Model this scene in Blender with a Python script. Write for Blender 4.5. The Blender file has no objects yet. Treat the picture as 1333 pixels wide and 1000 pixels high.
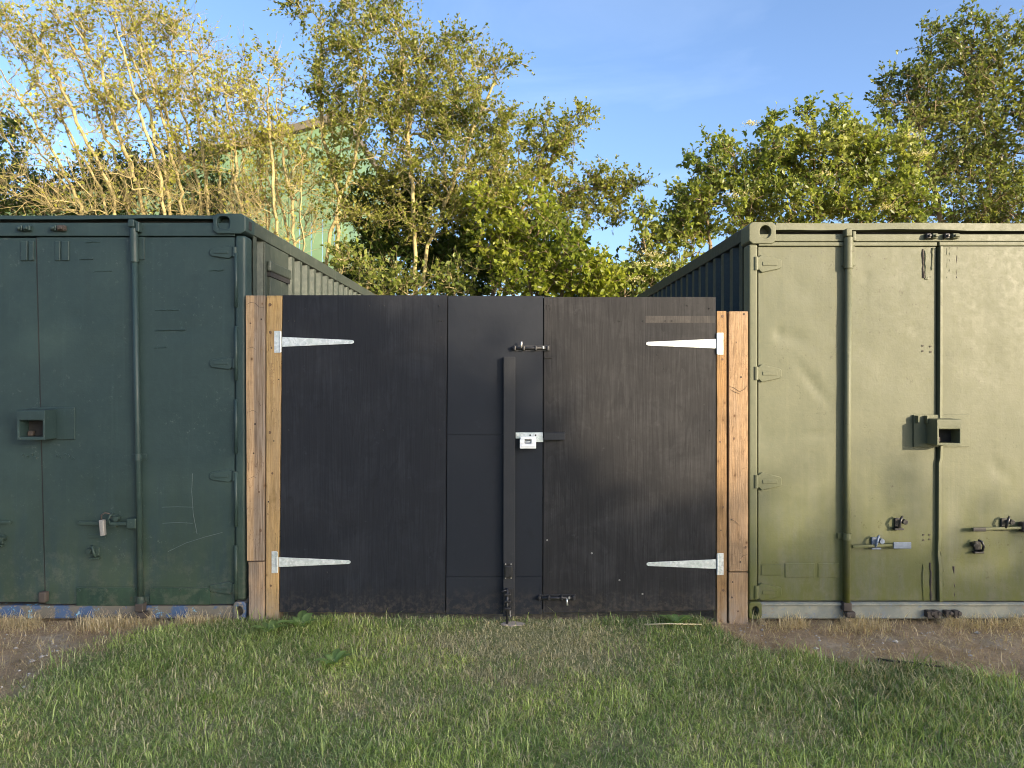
import bpy, math, random
import numpy as np
from mathutils import Vector, noise as mnoise

random.seed(7)
RNG = np.random.default_rng(7)
S = bpy.context.scene
COL = S.collection

# ------------------------------------------------------------------ camera
F_PX, CAM_H, HOR = 940.0, 1.59, 490.0          # focal length / horizon in photo pixels (1333 x 1000)
cam_d = bpy.data.cameras.new('camera')
cam = bpy.data.objects.new('camera', cam_d)
COL.objects.link(cam)
cam.location = (0, 0, CAM_H)
cam.rotation_euler = (math.radians(90), 0, 0)
cam_d.sensor_width = 36.0
cam_d.lens = 36.0 * F_PX / 1333.0
cam_d.shift_y = -(500.0 - HOR) / 1333.0
cam_d.clip_start = 0.05
cam_d.clip_end = 2000
S.camera = cam

# ------------------------------------------------------------------ sky, sun, exposure
SUN_AZ, SUN_EL = math.radians(46), math.radians(12.5)   # azimuth: to the right of straight behind the camera
world = bpy.data.worlds.new('World')
S.world = world
world.use_nodes = True
wn, wl = world.node_tree.nodes, world.node_tree.links
for n in list(wn):
    wn.remove(n)
w_out = wn.new('ShaderNodeOutputWorld')
w_bg = wn.new('ShaderNodeBackground')
w_sky = wn.new('ShaderNodeTexSky')
w_sky.sky_type = 'NISHITA'
w_sky.sun_disc = False
w_sky.sun_elevation = SUN_EL
w_sky.sun_rotation = math.pi - SUN_AZ
w_sky.air_density = 0.66
w_sky.dust_density = 3.2
w_sky.ozone_density = 2.4
w_bg.inputs['Strength'].default_value = 0.15
# thin cirrus wisps
w_tc = wn.new('ShaderNodeTexCoord')
w_map = wn.new('ShaderNodeMapping')
w_map.inputs['Scale'].default_value = (1.6, 1.6, 6.0)
w_map.inputs['Rotation'].default_value = (0.3, 0.25, 0.4)
w_nz = wn.new('ShaderNodeTexNoise')
w_nz.inputs['Scale'].default_value = 1.6
w_nz.inputs['Detail'].default_value = 7
w_nz.inputs['Roughness'].default_value = 0.55
w_nz.inputs['Distortion'].default_value = 0.6
w_rmp = wn.new('ShaderNodeMapRange')
w_rmp.inputs['From Min'].default_value = 0.52
w_rmp.inputs['From Max'].default_value = 0.85
w_rmp.inputs['To Max'].default_value = 0.08
w_mix = wn.new('ShaderNodeMix')
w_mix.data_type = 'RGBA'
w_mix.inputs[7].default_value = (4.4, 4.9, 5.4, 1)
wl.new(w_tc.outputs['Generated'], w_map.inputs['Vector'])
wl.new(w_map.outputs['Vector'], w_nz.inputs['Vector'])
wl.new(w_nz.outputs['Fac'], w_rmp.inputs['Value'])
wl.new(w_rmp.outputs['Result'], w_mix.inputs[0])
wl.new(w_sky.outputs['Color'], w_mix.inputs[6])
wl.new(w_mix.outputs[2], w_bg.inputs['Color'])
wl.new(w_bg.outputs['Background'], w_out.inputs['Surface'])

sun_d = bpy.data.lights.new('sun', 'SUN')
sun_d.energy = 3.4
sun_d.angle = math.radians(0.53)
sun_d.color = (1.0, 0.81, 0.57)
sun = bpy.data.objects.new('sun', sun_d)
COL.objects.link(sun)
sun.location = (20, -20, 12)
to_sun = Vector((math.sin(SUN_AZ) * math.cos(SUN_EL), -math.cos(SUN_AZ) * math.cos(SUN_EL), math.sin(SUN_EL)))
sun.rotation_euler = to_sun.to_track_quat('Z', 'Y').to_euler()

S.view_settings.view_transform = 'Standard'
S.view_settings.look = 'None'
S.view_settings.gamma = 1
S.view_settings.exposure = 1.62
S.view_settings.use_curve_mapping = False
S.cycles.use_denoising = True
S.cycles.pixel_filter_type = 'BLACKMAN_HARRIS'
S.cycles.filter_width = 1.05
S.cycles.max_bounces = 6
S.cycles.transparent_max_bounces = 4
S.cycles.sample_clamp_indirect = 8


# ------------------------------------------------------------------ pixel helpers
def PX(px, Y):
    return (px - 666.5) * Y / F_PX


def PZ(py, Y):
    return CAM_H - (py - HOR) * Y / F_PX


def P3(px, py, Y):
    return (PX(px, Y), Y, PZ(py, Y))


FR = 4.70     # distance of the container fronts and the gate


def fx(px):
    return PX(px, FR)


def fz(py):
    return PZ(py, FR)


# ------------------------------------------------------------------ node helper
class NT:
    def __init__(self, name):
        self.m = bpy.data.materials.new(name)
        self.m.use_nodes = True
        self.t = self.m.node_tree
        self.n, self.l = self.t.nodes, self.t.links
        self.b = self.n['Principled BSDF']
        self.out = self.n['Material Output']
        self.tc = self.n.new('ShaderNodeTexCoord')

    def put(self, sock, v):
        if isinstance(v, bpy.types.NodeSocket):
            self.l.new(v, sock)
        elif isinstance(v, (tuple, list)) and len(v) == 3 and sock.type == 'RGBA':
            sock.default_value = (*v, 1)
        else:
            sock.default_value = v

    def obj(self, scale=(1, 1, 1), loc=(0, 0, 0), rot=(0, 0, 0), src='Object'):
        mp = self.n.new('ShaderNodeMapping')
        mp.inputs['Scale'].default_value = scale
        mp.inputs['Location'].default_value = loc
        mp.inputs['Rotation'].default_value = rot
        self.l.new(self.tc.outputs[src], mp.inputs['Vector'])
        return mp.outputs['Vector']

    def noise(self, vec, scale=5, detail=4, rough=0.55, dist=0.0):
        x = self.n.new('ShaderNodeTexNoise')
        self.l.new(vec, x.inputs['Vector'])
        x.inputs['Scale'].default_value = scale
        x.inputs['Detail'].default_value = detail
        x.inputs['Roughness'].default_value = rough
        x.inputs['Distortion'].default_value = dist
        return x.outputs['Fac']

    def voro(self, vec, scale=5, rand=1.0, out='Distance'):
        x = self.n.new('ShaderNodeTexVoronoi')
        self.l.new(vec, x.inputs['Vector'])
        x.inputs['Scale'].default_value = scale
        x.inputs['Randomness'].default_value = rand
        return x.outputs[out]

    def wave(self, vec, scale=5, dist=2, detail=3, dscale=1.0, dirn='X', typ='BANDS'):
        x = self.n.new('ShaderNodeTexWave')
        x.wave_type = typ
        if typ == 'BANDS':
            x.bands_direction = dirn
        self.l.new(vec, x.inputs['Vector'])
        x.inputs['Scale'].default_value = scale
        x.inputs['Distortion'].default_value = dist
        x.inputs['Detail'].default_value = detail
        x.inputs['Detail Scale'].default_value = dscale
        return x.outputs['Fac']

    def rng(self, v, a, b, c=0.0, d=1.0, smooth=False):
        x = self.n.new('ShaderNodeMapRange')
        if smooth:
            x.interpolation_type = 'SMOOTHSTEP'
        self.l.new(v, x.inputs['Value'])
        for k, q in zip(('From Min', 'From Max', 'To Min', 'To Max'), (a, b, c, d)):
            x.inputs[k].default_value = q
        return x.outputs['Result']

    def math(self, op, a, b=0.0):
        x = self.n.new('ShaderNodeMath')
        x.operation = op
        self.put(x.inputs[0], a)
        self.put(x.inputs[1], b)
        return x.outputs[0]

    def mix(self, fac, a, b, mode='MIX'):
        x = self.n.new('ShaderNodeMix')
        x.data_type = 'RGBA'
        x.blend_type = mode
        self.put(x.inputs[0], fac)
        self.put(x.inputs[6], a)
        self.put(x.inputs[7], b)
        return x.outputs[2]

    def sep(self, vec):
        x = self.n.new('ShaderNodeSeparateXYZ')
        self.l.new(vec, x.inputs[0])
        return x.outputs

    def attr(self, name, out='Color'):
        x = self.n.new('ShaderNodeAttribute')
        x.attribute_name = name
        return x.outputs[out]

    def bump(self, h, strength=0.3, dist=0.01, prev=None):
        x = self.n.new('ShaderNodeBump')
        self.l.new(h, x.inputs['Height'])
        x.inputs['Strength'].default_value = strength
        x.inputs['Distance'].default_value = dist
        if prev is not None:
            self.l.new(prev, x.inputs['Normal'])
        return x.outputs['Normal']

    def done(self, col, rough=0.6, metal=0.0, normal=None, spec=0.5):
        self.put(self.b.inputs['Base Color'], col)
        self.put(self.b.inputs['Roughness'], rough)
        self.put(self.b.inputs['Metallic'], metal)
        self.b.inputs['Specular IOR Level'].default_value = spec
        if normal is not None:
            self.l.new(normal, self.b.inputs['Normal'])
        return self.m


# ------------------------------------------------------------------ materials
def paint(name, col, col2, algae, algae_amt, rough, scuff, seed=0.0, grime=(0.05, 0.05, 0.04), speck=(0.05, 0.03, 0.02), wear=1.0, spec=0.3):
    t = NT(name)
    v = t.obj(loc=(seed, seed * 1.7, seed * 0.3))
    big = t.noise(v, 1.6, 5, 0.6)
    c = t.mix(t.rng(big, 0.35, 0.7), col, col2)
    # rain streaks
    st = t.noise(t.obj(scale=(16, 16, 0.9), loc=(seed, 0, 0)), 1.0, 4, 0.6)
    c = t.mix(t.rng(st, 0.50, 0.82, 0, 0.34 * wear), c, grime)
    st2 = t.noise(t.obj(scale=(38, 38, 1.1), loc=(seed, 7, 3)), 1.0, 4, 0.65)
    c = t.mix(t.rng(st2, 0.56, 0.80, 0, 0.35 * wear), c, scuff)
    # chalky roller patches, rubbed spots, knocks
    fine = t.noise(v, 26, 5, 0.65)
    c = t.mix(t.rng(fine, 0.45, 0.75, 0, 0.26 * wear), c, scuff)
    sp = t.noise(t.obj(loc=(seed + 3, 1, 2), scale=(1, 1, 0.5)), 7, 8, 0.78)
    c = t.mix(t.rng(sp, 0.645, 0.72, 0, 0.75), c, scuff)
    dk = t.noise(t.obj(loc=(seed - 5, 1, 2)), 30, 5, 0.8)
    reg = t.rng(t.noise(t.obj(loc=(seed - 9, 1, 5)), 2.6, 3, 0.6), 0.44, 0.62)
    c = t.mix(t.math('MULTIPLY', t.rng(dk, 0.60, 0.66, 0, 0.9), reg), c, speck)
    c = t.mix(t.rng(t.noise(t.obj(loc=(seed + 8, 2, 5)), 4.5, 6, 0.72), 0.60, 0.74, 0, 0.5 * wear), c, grime)
    z = t.sep(t.obj())[2]
    low = t.rng(z, 0.0, 1.1, 1.0, 0.0)
    an = t.noise(t.obj(scale=(3.2, 3.2, 0.8), loc=(seed, 4, 0)), 2.2, 8, 0.72)
    am = t.math('MULTIPLY', t.math('POWER', low, 1.1), t.rng(an, 0.36, 0.56))
    c = t.mix(t.math('MULTIPLY', am, algae_amt), c, algae)
    drt = t.math('MULTIPLY', t.rng(z, 0.0, 0.55, 1.0, 0.0), t.rng(t.noise(v, 13, 7, 0.78), 0.50, 0.60))
    c = t.mix(t.math('MULTIPLY', drt, 0.32), c, (0.14, 0.125, 0.095))
    n1 = t.bump(t.noise(v, 90, 3, 0.6), 0.10, 0.004)
    n2 = t.bump(t.noise(v, 5, 4, 0.55), 0.12, 0.02, n1)
    n3 = t.bump(t.noise(t.obj(scale=(5, 5, 40), loc=(seed, 0, 0)), 1.5, 3, 0.6), 0.07, 0.004, n2)
    r = t.rng(fine, 0.3, 0.8, rough - 0.06, rough + 0.16)
    return t.done(c, r, 0, n3, spec)


M = {}
M['paint_left'] = paint('dark_green_container_paint', (0.0215, 0.0405, 0.0410), (0.0265, 0.0470, 0.0460), (0.045, 0.064, 0.030), 0.6, 0.42,
                        (0.060, 0.094, 0.088), 0.0, (0.012, 0.022, 0.021), (0.07, 0.09, 0.08), 0.5)
M['paint_left_plate'] = paint('fresh_green_plate_paint', (0.015, 0.036, 0.026), (0.018, 0.040, 0.029), (0.06, 0.09, 0.05), 0.25, 0.42,
                              (0.05, 0.09, 0.07), 5.0, (0.02, 0.03, 0.025))
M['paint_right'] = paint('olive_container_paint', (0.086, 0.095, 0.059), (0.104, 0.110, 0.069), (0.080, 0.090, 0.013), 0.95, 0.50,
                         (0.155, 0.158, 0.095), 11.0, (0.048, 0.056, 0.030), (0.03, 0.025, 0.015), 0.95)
M['paint_right_shade'] = paint('shade_dark_side_paint', (0.017, 0.027, 0.026), (0.024, 0.034, 0.030), (0.05, 0.07, 0.04), 0.4, 0.5,
                              (0.07, 0.09, 0.08), 21.0, (0.02, 0.03, 0.03))  # side darkened and blued in the colour itself to stand for shade
M['paint_left_side'] = paint('grey_green_side_paint', (0.030, 0.041, 0.034), (0.040, 0.050, 0.040), (0.06, 0.08, 0.04), 0.4, 0.5,
                             (0.2, 0.21, 0.17), 27.0, (0.04, 0.05, 0.045))  # greyer green for the sides, rails and roof


def simple(name, col, rough=0.6, metal=0.0, var=0.25, scale=30, bstr=0.15):
    t = NT(name)
    v = t.obj()
    n = t.noise(v, scale, 4, 0.6)
    c = t.mix(t.rng(n, 0.3, 0.75, 0, var), col, tuple(min(1, q * 1.8 + 0.02) for q in col))
    return t.done(c, t.rng(n, 0.3, 0.7, rough - 0.08, rough + 0.1), metal, t.bump(n, bstr, 0.004))


M['dark_void'] = simple('gasket_and_slot_dark', (0.012, 0.012, 0.012), 0.8)  # door gaskets, and the near-black painted behind the rail slots
M['black_metal'] = simple('black_coated_steel', (0.012, 0.012, 0.014), 0.38, 0.0, 0.3, 60)
M['bright_steel'] = simple('bright_zinc_steel', (0.62, 0.62, 0.60), 0.35, 0.8, 0.3, 60)
M['lock_white'] = simple('pale_steel_lock', (0.80, 0.81, 0.80), 0.42, 0.0, 0.2, 60)
M['lock_grey'] = simple('dull_steel_lock', (0.25, 0.24, 0.22), 0.45, 0.3, 0.3, 60)
M['rust'] = simple('rusty_steel', (0.042, 0.033, 0.027), 0.75, 0.0, 0.25, 45)
M['blue_handle'] = simple('blue_grey_handle', (0.09, 0.12, 0.17), 0.5, 0.0, 0.4, 45)
M['scuff_light'] = simple('pale_scuff', (0.065, 0.085, 0.085), 0.7, 0, 0.4, 80)
M['hole_dark'] = simple('dark_hole', (0.01, 0.01, 0.01), 0.9)
M['concrete'] = simple('concrete', (0.33, 0.27, 0.21), 0.9, 0, 0.4, 40, 0.4)
M['roof_dark'] = simple('dark_barn_roof', (0.085, 0.075, 0.055), 0.85, 0, 0.5, 6, 0.3)
M['stone'] = simple('pale_stone', (0.36, 0.33, 0.29), 0.9, 0, 0.5, 50, 0.4)
M['straw_stick'] = simple('pale_stick', (0.52, 0.44, 0.27), 0.8, 0, 0.3, 40, 0.2)
M['barn_green'] = simple('pale_green_cladding', (0.095, 0.165, 0.085), 0.55, 0, 0.35, 2.5, 0.1)

t = NT('galvanised_steel')
v = t.obj()
cells = t.voro(v, 75, 1.0, 'Color')
s1 = t.sep(cells)[0]
big = t.noise(v, 12, 4, 0.6)
c = t.mix(s1, (0.50, 0.54, 0.54), (0.72, 0.75, 0.75))
c = t.mix(t.rng(big, 0.45, 0.7, 0, 0.5), c, (0.45, 0.52, 0.47))
M['galv'] = t.done(c, t.rng(s1, 0, 1, 0.34, 0.5), 0.45, t.bump(t.noise(v, 120, 2), 0.06, 0.002))

# blue over flaked sill paint
t = NT('flaked_blue_sill_paint')
v = t.obj()
n = t.noise(v, 9, 6, 0.7)
c = t.mix(t.rng(n, 0.51, 0.56), (0.12, 0.11, 0.09), (0.045, 0.085, 0.17))
c = t.mix(t.rng(t.noise(v, 17, 5, 0.7), 0.60, 0.66), c, (0.16, 0.42, 0.62))
c = t.mix(t.rng(t.noise(v, 30, 5, 0.7), 0.56, 0.64), c, (0.22, 0.18, 0.13))
M['sill_left'] = t.done(c, 0.6, 0, t.bump(n, 0.4, 0.008))
t = NT('weathered_grey_sill_paint')
v = t.obj()
n = t.noise(v, 8, 6, 0.7)
c = t.mix(t.rng(n, 0.42, 0.6), (0.15, 0.165, 0.15), (0.23, 0.235, 0.19))
c = t.mix(t.rng(t.noise(v, 21, 5, 0.7), 0.58, 0.66, 0, 0.8), c, (0.12, 0.16, 0.22))
c = t.mix(t.rng(t.noise(v, 30, 5, 0.7), 0.60, 0.66), c, (0.2, 0.15, 0.11))
M['sill_right'] = t.done(c, 0.6, 0, t.bump(n, 0.4, 0.008))


def ply(name, col, wear, wear_amt, grain_amt, rough, seed):
    t = NT(name)
    v = t.obj(loc=(seed, 0, seed))
    # vertical figure: fine fibres broken up by slow cathedral-shaped bands
    big = t.noise(t.obj(scale=(1, 0, 0.085), loc=(seed, 0, seed * 0.1)), 5.0, 2, 0.45, 0.15)
    rings = t.math('FRACT', t.math('MULTIPLY', big, 22.0))
    rings = t.rng(rings, 0.0, 0.55)
    g2 = t.noise(t.obj(scale=(170, 0, 3.2), loc=(seed, 0, 0)), 1.0, 4, 0.7)
    g3 = t.noise(t.obj(scale=(42, 0, 1.6), loc=(seed, 0, 4)), 1.0, 3, 0.6)
    gg = t.math('ADD', t.math('MULTIPLY', g2, 0.65), t.math('ADD', t.math('MULTIPLY', rings, 0.10), t.math('MULTIPLY', g3, 0.42)))
    p = t.noise(v, 3.0, 6, 0.7, 0.5)
    msk = t.rng(p, 0.38, 0.62, 0.15, 1.0)
    c = t.mix(t.math('MULTIPLY', t.rng(gg, 0.52, 0.74, 0, grain_amt), msk), col, wear)
    c = t.mix(t.rng(gg, 0.50, 0.36, 0, grain_amt * 0.8), c, tuple(q * 0.45 for q in col))
    c = t.mix(t.math('MULTIPLY', t.rng(p, 0.50, 0.78), wear_amt * 0.7), c, wear)
    c = t.mix(t.rng(t.noise(v, 9, 6, 0.75), 0.62, 0.74, 0, wear_amt * 0.7), c, tuple(q * 1.4 for q in wear))
    c = t.mix(t.rng(t.noise(t.obj(loc=(seed, 9, 2)), 6, 6, 0.7), 0.58, 0.72, 0, wear_amt * 0.6), c, tuple(q * 0.5 for q in col))
    c = t.mix(t.rng(t.voro(t.obj(loc=(seed, 3, seed), scale=(1, 0, 1)), 7), 0.0, 0.035, 0.8, 0.0), c, (0.005, 0.005, 0.005))
    zz = t.sep(t.obj())[2]
    mud = t.math('MULTIPLY', t.rng(zz, 0.0, 0.20, 1.0, 0.0), t.rng(t.noise(v, 26, 6, 0.75), 0.46, 0.62))
    c = t.mix(t.math('MULTIPLY', mud, 0.55), c, (0.085, 0.07, 0.052))
    drp = t.noise(t.obj(scale=(60, 0, 1.4), loc=(seed, 0, 8)), 1.0, 3, 0.6)
    c = t.mix(t.rng(drp, 0.66, 0.74, 0, 0.35 * wear_amt), c, wear)
    nb = t.bump(gg, 0.30 if grain_amt > 0.3 else 0.06, 0.004)
    nb = t.bump(t.noise(v, 5, 4), 0.10, 0.02, nb)
    return t.done(c, t.rng(p, 0.3, 0.7, rough, rough + 0.15), 0, nb, 0.26)


M['ply_left'] = ply('black_painted_plywood', (0.0080, 0.0096, 0.0140), (0.021, 0.024, 0.031), 0.9, 0.7, 0.6, 2.0)
M['ply_smooth'] = ply('smooth_black_board', (0.0100, 0.0128, 0.0190), (0.018, 0.022, 0.030), 0.7, 0.10, 0.55, 8.0)
M['ply_right'] = ply('worn_black_plywood', (0.0100, 0.0102, 0.0120), (0.031, 0.031, 0.033), 0.9, 0.85, 0.60, 15.0)
M['ply_mark'] = ply('rubbed_black_plywood', (0.027, 0.026, 0.026), (0.070, 0.064, 0.06), 0.8, 0.7, 0.65, 19.0)
M['strip_paint'] = ply('grey_black_batten', (0.022, 0.024, 0.028), (0.04, 0.041, 0.045), 0.6, 0.3, 0.55, 24.0)


def timber(name, col, dark, seed, weather=0.0, wx=None):
    t = NT(name)
    v = t.obj(scale=(1, 1, 0.10), loc=(seed, seed * 0.7, seed))
    warp = t.noise(t.obj(scale=(1, 1, 0.35), loc=(seed * 2, 0, seed)), 7, 2, 0.5)
    g = t.wave(v, 24, 11, 3, 1.6, 'X')
    g2 = t.noise(t.obj(scale=(130, 130, 3.0), loc=(seed, 0, 0)), 1, 3, 0.6)
    gg = t.math('ADD', t.math('MULTIPLY', g, 0.55), t.math('MULTIPLY', g2, 0.5))
    c = t.mix(t.rng(gg, 0.38, 0.85, 0, 0.55), col, dark)
    saw = t.noise(t.obj(scale=(12, 0, 260), loc=(seed, 0, 0)), 1.0, 2, 0.6)
    c = t.mix(t.rng(saw, 0.45, 0.7, 0, 0.22), c, dark)
    c = t.mix(t.rng(warp, 0.4, 0.75, 0, 0.35), c, tuple(q * 0.62 for q in col))
    # greyed weathering
    if weather:
        wn_ = t.noise(t.obj(scale=(3, 3, 0.8), loc=(seed, 1, seed)), 2.2, 5, 0.65)
        m = t.rng(wn_, 0.36, 0.6)
        if wx is not None:
            xx = t.math('ADD', t.sep(t.obj())[0], t.math('MULTIPLY', t.math('SUBTRACT', wn_, 0.5), 0.03))
            m = t.math('MULTIPLY', t.rng(xx, wx - 0.006, wx + 0.006), t.rng(wn_, 0.2, 0.5, 0.6, 1.0))
        wcol = t.mix(t.rng(g2, 0.40, 0.62), (0.115, 0.083, 0.060), (0.27, 0.215, 0.165))
        c = t.mix(t.math('MULTIPLY', m, weather), c, wcol)
    # knots
    kv = t.voro(t.obj(scale=(1.0, 0, 0.75), loc=(seed, 5, seed * 1.3)), 11.5)
    c = t.mix(t.rng(kv, 0.05, 0.26, 0.55, 0.0), c, tuple(q * 0.5 for q in col))
    c = t.mix(t.rng(kv, 0.05, 0.11, 0.85, 0.0), c, (0.10, 0.048, 0.02))
    c = t.mix(t.rng(kv, 0.0, 0.05, 0.8, 0.0), c, (0.035, 0.018, 0.010))
    # dark resin cracks and saw marks across the board
    ck = t.noise(t.obj(scale=(6, 0, 1), loc=(seed, 2, seed)), 5.5, 2, 0.5, 1.5)
    ckm = t.math('ABSOLUTE', t.math('SUBTRACT', ck, 0.5))
    sel = t.rng(t.noise(t.obj(scale=(0.5, 0, 1), loc=(seed, 6, seed)), 4.0, 2, 0.5), 0.48, 0.56)
    c = t.mix(t.math('MULTIPLY', t.rng(ckm, 0.0, 0.012, 0.75, 0.0), sel), c, (0.07, 0.035, 0.018))
    blot = t.noise(t.obj(loc=(seed, 8, 0), scale=(1, 1, 0.4)), 16, 5, 0.7)
    c = t.mix(t.rng(blot, 0.52, 0.72, 0, 0.7), c, tuple(q * 0.42 for q in col))
    stn = t.noise(t.obj(scale=(9, 0, 0.9), loc=(seed, 3, seed)), 3.0, 6, 0.7)
    c = t.mix(t.rng(stn, 0.52, 0.68, 0, 0.6), c, tuple(q * 0.5 for q in dark))
    z = t.sep(t.obj())[2]
    c = t.mix(t.math('MULTIPLY', t.rng(z, 0.0, 0.22, 0.75, 0.0), t.rng(blot, 0.35, 0.6)), c, (0.30, 0.25, 0.20))
    nb = t.bump(gg, 0.28, 0.004)
    nb = t.bump(blot, 0.15, 0.01, nb)
    return t.done(c, 0.75, 0, nb, 0.3)


M['timber_a'] = timber('sawn_pine_with_grey_face', (0.42, 0.285, 0.165), (0.25, 0.155, 0.075), 1.3, 0.9, 0.055)
M['timber_b'] = timber('honey_pine', (0.42, 0.28, 0.12), (0.26, 0.155, 0.055), 4.1, 0.35)
M['timber_c'] = timber('weathered_brown_pine', (0.40, 0.27, 0.16), (0.22, 0.13, 0.07), 6.7, 0.95)
M['timber_d'] = timber('orange_pine', (0.28, 0.165, 0.068), (0.155, 0.085, 0.034), 9.9, 0.30)
M['timber_e'] = timber('pale_sawn_pine', (0.31, 0.205, 0.112), (0.17, 0.10, 0.05), 12.2, 0.35)
M['stamp_ink'] = simple('faded_stamp_ink', (0.20, 0.12, 0.06), 0.8, 0, 0.3, 60)


def leafmat(name, trans=0.35, rough=0.5):
    t = NT(name)
    c = t.attr('Col')
    t.done(c, rough, 0, None, 0.35)
    tr = t.n.new('ShaderNodeBsdfTranslucent')
    t.l.new(t.mix(1.0, c, (1.35, 1.35, 0.7), 'MULTIPLY'), tr.inputs['Color'])
    mx = t.n.new('ShaderNodeMixShader')
    mx.inputs[0].default_value = trans
    t.l.new(t.b.outputs[0], mx.inputs[1])
    t.l.new(tr.outputs[0], mx.inputs[2])
    t.l.new(mx.outputs[0], t.out.inputs['Surface'])
    return t.m


M['leaf'] = leafmat('leaf_surface', 0.5, 0.38)
M['grass'] = leafmat('grass_blade', 0.42, 0.5)


def bark(name, a, b):
    t = NT(name)
    n = t.noise(t.obj(scale=(1, 1, 0.3)), 22, 5, 0.7)
    n2 = t.noise(t.obj(), 4, 4, 0.6)
    c = t.mix(t.rng(n, 0.35, 0.65), a, b)
    c = t.mix(t.rng(n2, 0.5, 0.7, 0, 0.6), c, tuple(q * 1.3 for q in b))
    return t.done(c, 0.85, 0, t.bump(n, 0.5, 0.02), 0.2)


M['bark_gold'] = bark('golden_bark', (0.21, 0.17, 0.078), (0.38, 0.32, 0.15))  # yellower and brighter than the grey-brown bark
M['bark_grey'] = bark('grey_brown_bark', (0.12, 0.09, 0.055), (0.25, 0.19, 0.11))

# ground
t = NT('ground_soil')
v = t.obj()
d = t.attr('dirt', 'Fac')
n1 = t.noise(v, 2.2, 6, 0.65)
n2 = t.noise(v, 19, 6, 0.7)
n3 = t.noise(v, 70, 4, 0.7)
soil = t.mix(t.rng(n2, 0.35, 0.65), (0.33, 0.235, 0.145), (0.49, 0.365, 0.235))
soil = t.mix(t.rng(n1, 0.52, 0.66, 0, 0.75), soil, (0.50, 0.42, 0.32))
soil = t.mix(t.rng(n3, 0.60, 0.70, 0, 0.7), soil, (0.13, 0.10, 0.075))
under = t.mix(t.rng(n2, 0.35, 0.65), (0.20, 0.225, 0.075), (0.36, 0.36, 0.15))
c = t.mix(d, under, soil)
M['ground'] = t.done(c, 0.95, 0, t.bump(n3, 0.8, 0.012, t.bump(n2, 0.9, 0.04)), 0.15)


# ------------------------------------------------------------------ mesh builder
class MB:
    def __init__(self):
        self.v, self.f = [], []

    def add(self, verts, faces):
        o = len(self.v)
        self.v += [tuple(p) for p in verts]
        self.f += [tuple(i + o for i in q) for q in faces]
        return self

    def box(self, x0, x1, y0, y1, z0, z1):
        return self.add([(x0, y0, z0), (x1, y0, z0), (x1, y1, z0), (x0, y1, z0), (x0, y0, z1), (x1, y0, z1), (x1, y1, z1), (x0, y1, z1)],
                        [(0, 3, 2, 1), (4, 5, 6, 7), (0, 1, 5, 4), (1, 2, 6, 5), (2, 3, 7, 6), (3, 0, 4, 7)])

    def prism_y(self, poly, y0, y1):
        """poly: counter-clockwise (x,z) seen from -Y; extruded from y0 (front) to y1"""
        n = len(poly)
        vs = [(x, y0, z) for x, z in poly] + [(x, y1, z) for x, z in poly]
        fs = [tuple(range(n)), tuple(range(2 * n - 1, n - 1, -1))]
        for i in range(n):
            j = (i + 1) % n
            fs.append((i, i + n, j + n, j))
        return self.add(vs, fs)

    def tube(self, path, r, n=10, caps=True):
        path = [Vector(p) for p in path]
        k = len(path)
        rs = r if isinstance(r, (list, tuple)) else [r] * k
        vs, fs = [], []
        up = None
        for i in range(k):
            a = path[max(0, i - 1)]
            b = path[min(k - 1, i + 1)]
            d_ = (b - a).normalized()
            if up is None:
                up = Vector((0, 0, 1)) if abs(d_.z) < 0.9 else Vector((1, 0, 0))
            s = d_.cross(up)
            if s.length < 1e-5:
                s = d_.cross(Vector((0.3, 0.8, 0.5)))
            s.normalize()
            up = s.cross(d_).normalized()
            for j in range(n):
                an = 2 * math.pi * j / n
                vs.append(path[i] + (s * math.cos(an) + up * math.sin(an)) * rs[i])
        for i in range(k - 1):
            for j in range(n):
                fs.append((i * n + j, i * n + (j + 1) % n, (i + 1) * n + (j + 1) % n, (i + 1) * n + j))
        if caps:
            fs.append(tuple(range(n - 1, -1, -1)))
            fs.append(tuple(range((k - 1) * n, k * n)))
        return self.add(vs, fs)

    def build(self, name, mat, parent=None, bevel=0.0, smooth=False, org=None, seg=2):
        o = (0, 0, 0)
        if org is not None:
            o = org
        elif parent is not None:
            o = parent.get('_o', (0, 0, 0))
        me = bpy.data.meshes.new(name)
        me.from_pydata([(a - o[0], b - o[1], c_ - o[2]) for a, b, c_ in self.v], [], self.f)
        me.update()
        ob = bpy.data.objects.new(name, me)
        COL.objects.link(ob)
        me.materials.append(M[mat])
        if smooth:
            for p in me.polygons:
                p.use_smooth = True
        if bevel > 0:
            bm = ob.modifiers.new('bevel', 'BEVEL')
            bm.width = bevel
            bm.segments = seg
            bm.limit_method = 'ANGLE'
            bm.angle_limit = math.radians(40)
            wn_ = ob.modifiers.new('wn', 'WEIGHTED_NORMAL')
            wn_.keep_sharp = True
            for p in me.polygons:
                p.use_smooth = True
        ob['_o'] = tuple(o)
        if parent is not None:
            ob.parent = parent
        elif org is not None:
            ob.location = o
        return ob


def tag(o, label, cat, group=None, kind=None):
    if label:
        o['label'] = label
    if cat:
        o['category'] = cat
    if group:
        o['group'] = group
    if kind:
        o['kind'] = kind
    return o


def thing(name, label, cat, org=(0, 0, 0), group=None):
    e = bpy.data.objects.new(name, None)
    COL.objects.link(e)
    e.location = org
    e['_o'] = tuple(org)
    e.empty_display_size = 0.1
    return tag(e, label, cat, group)


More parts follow.
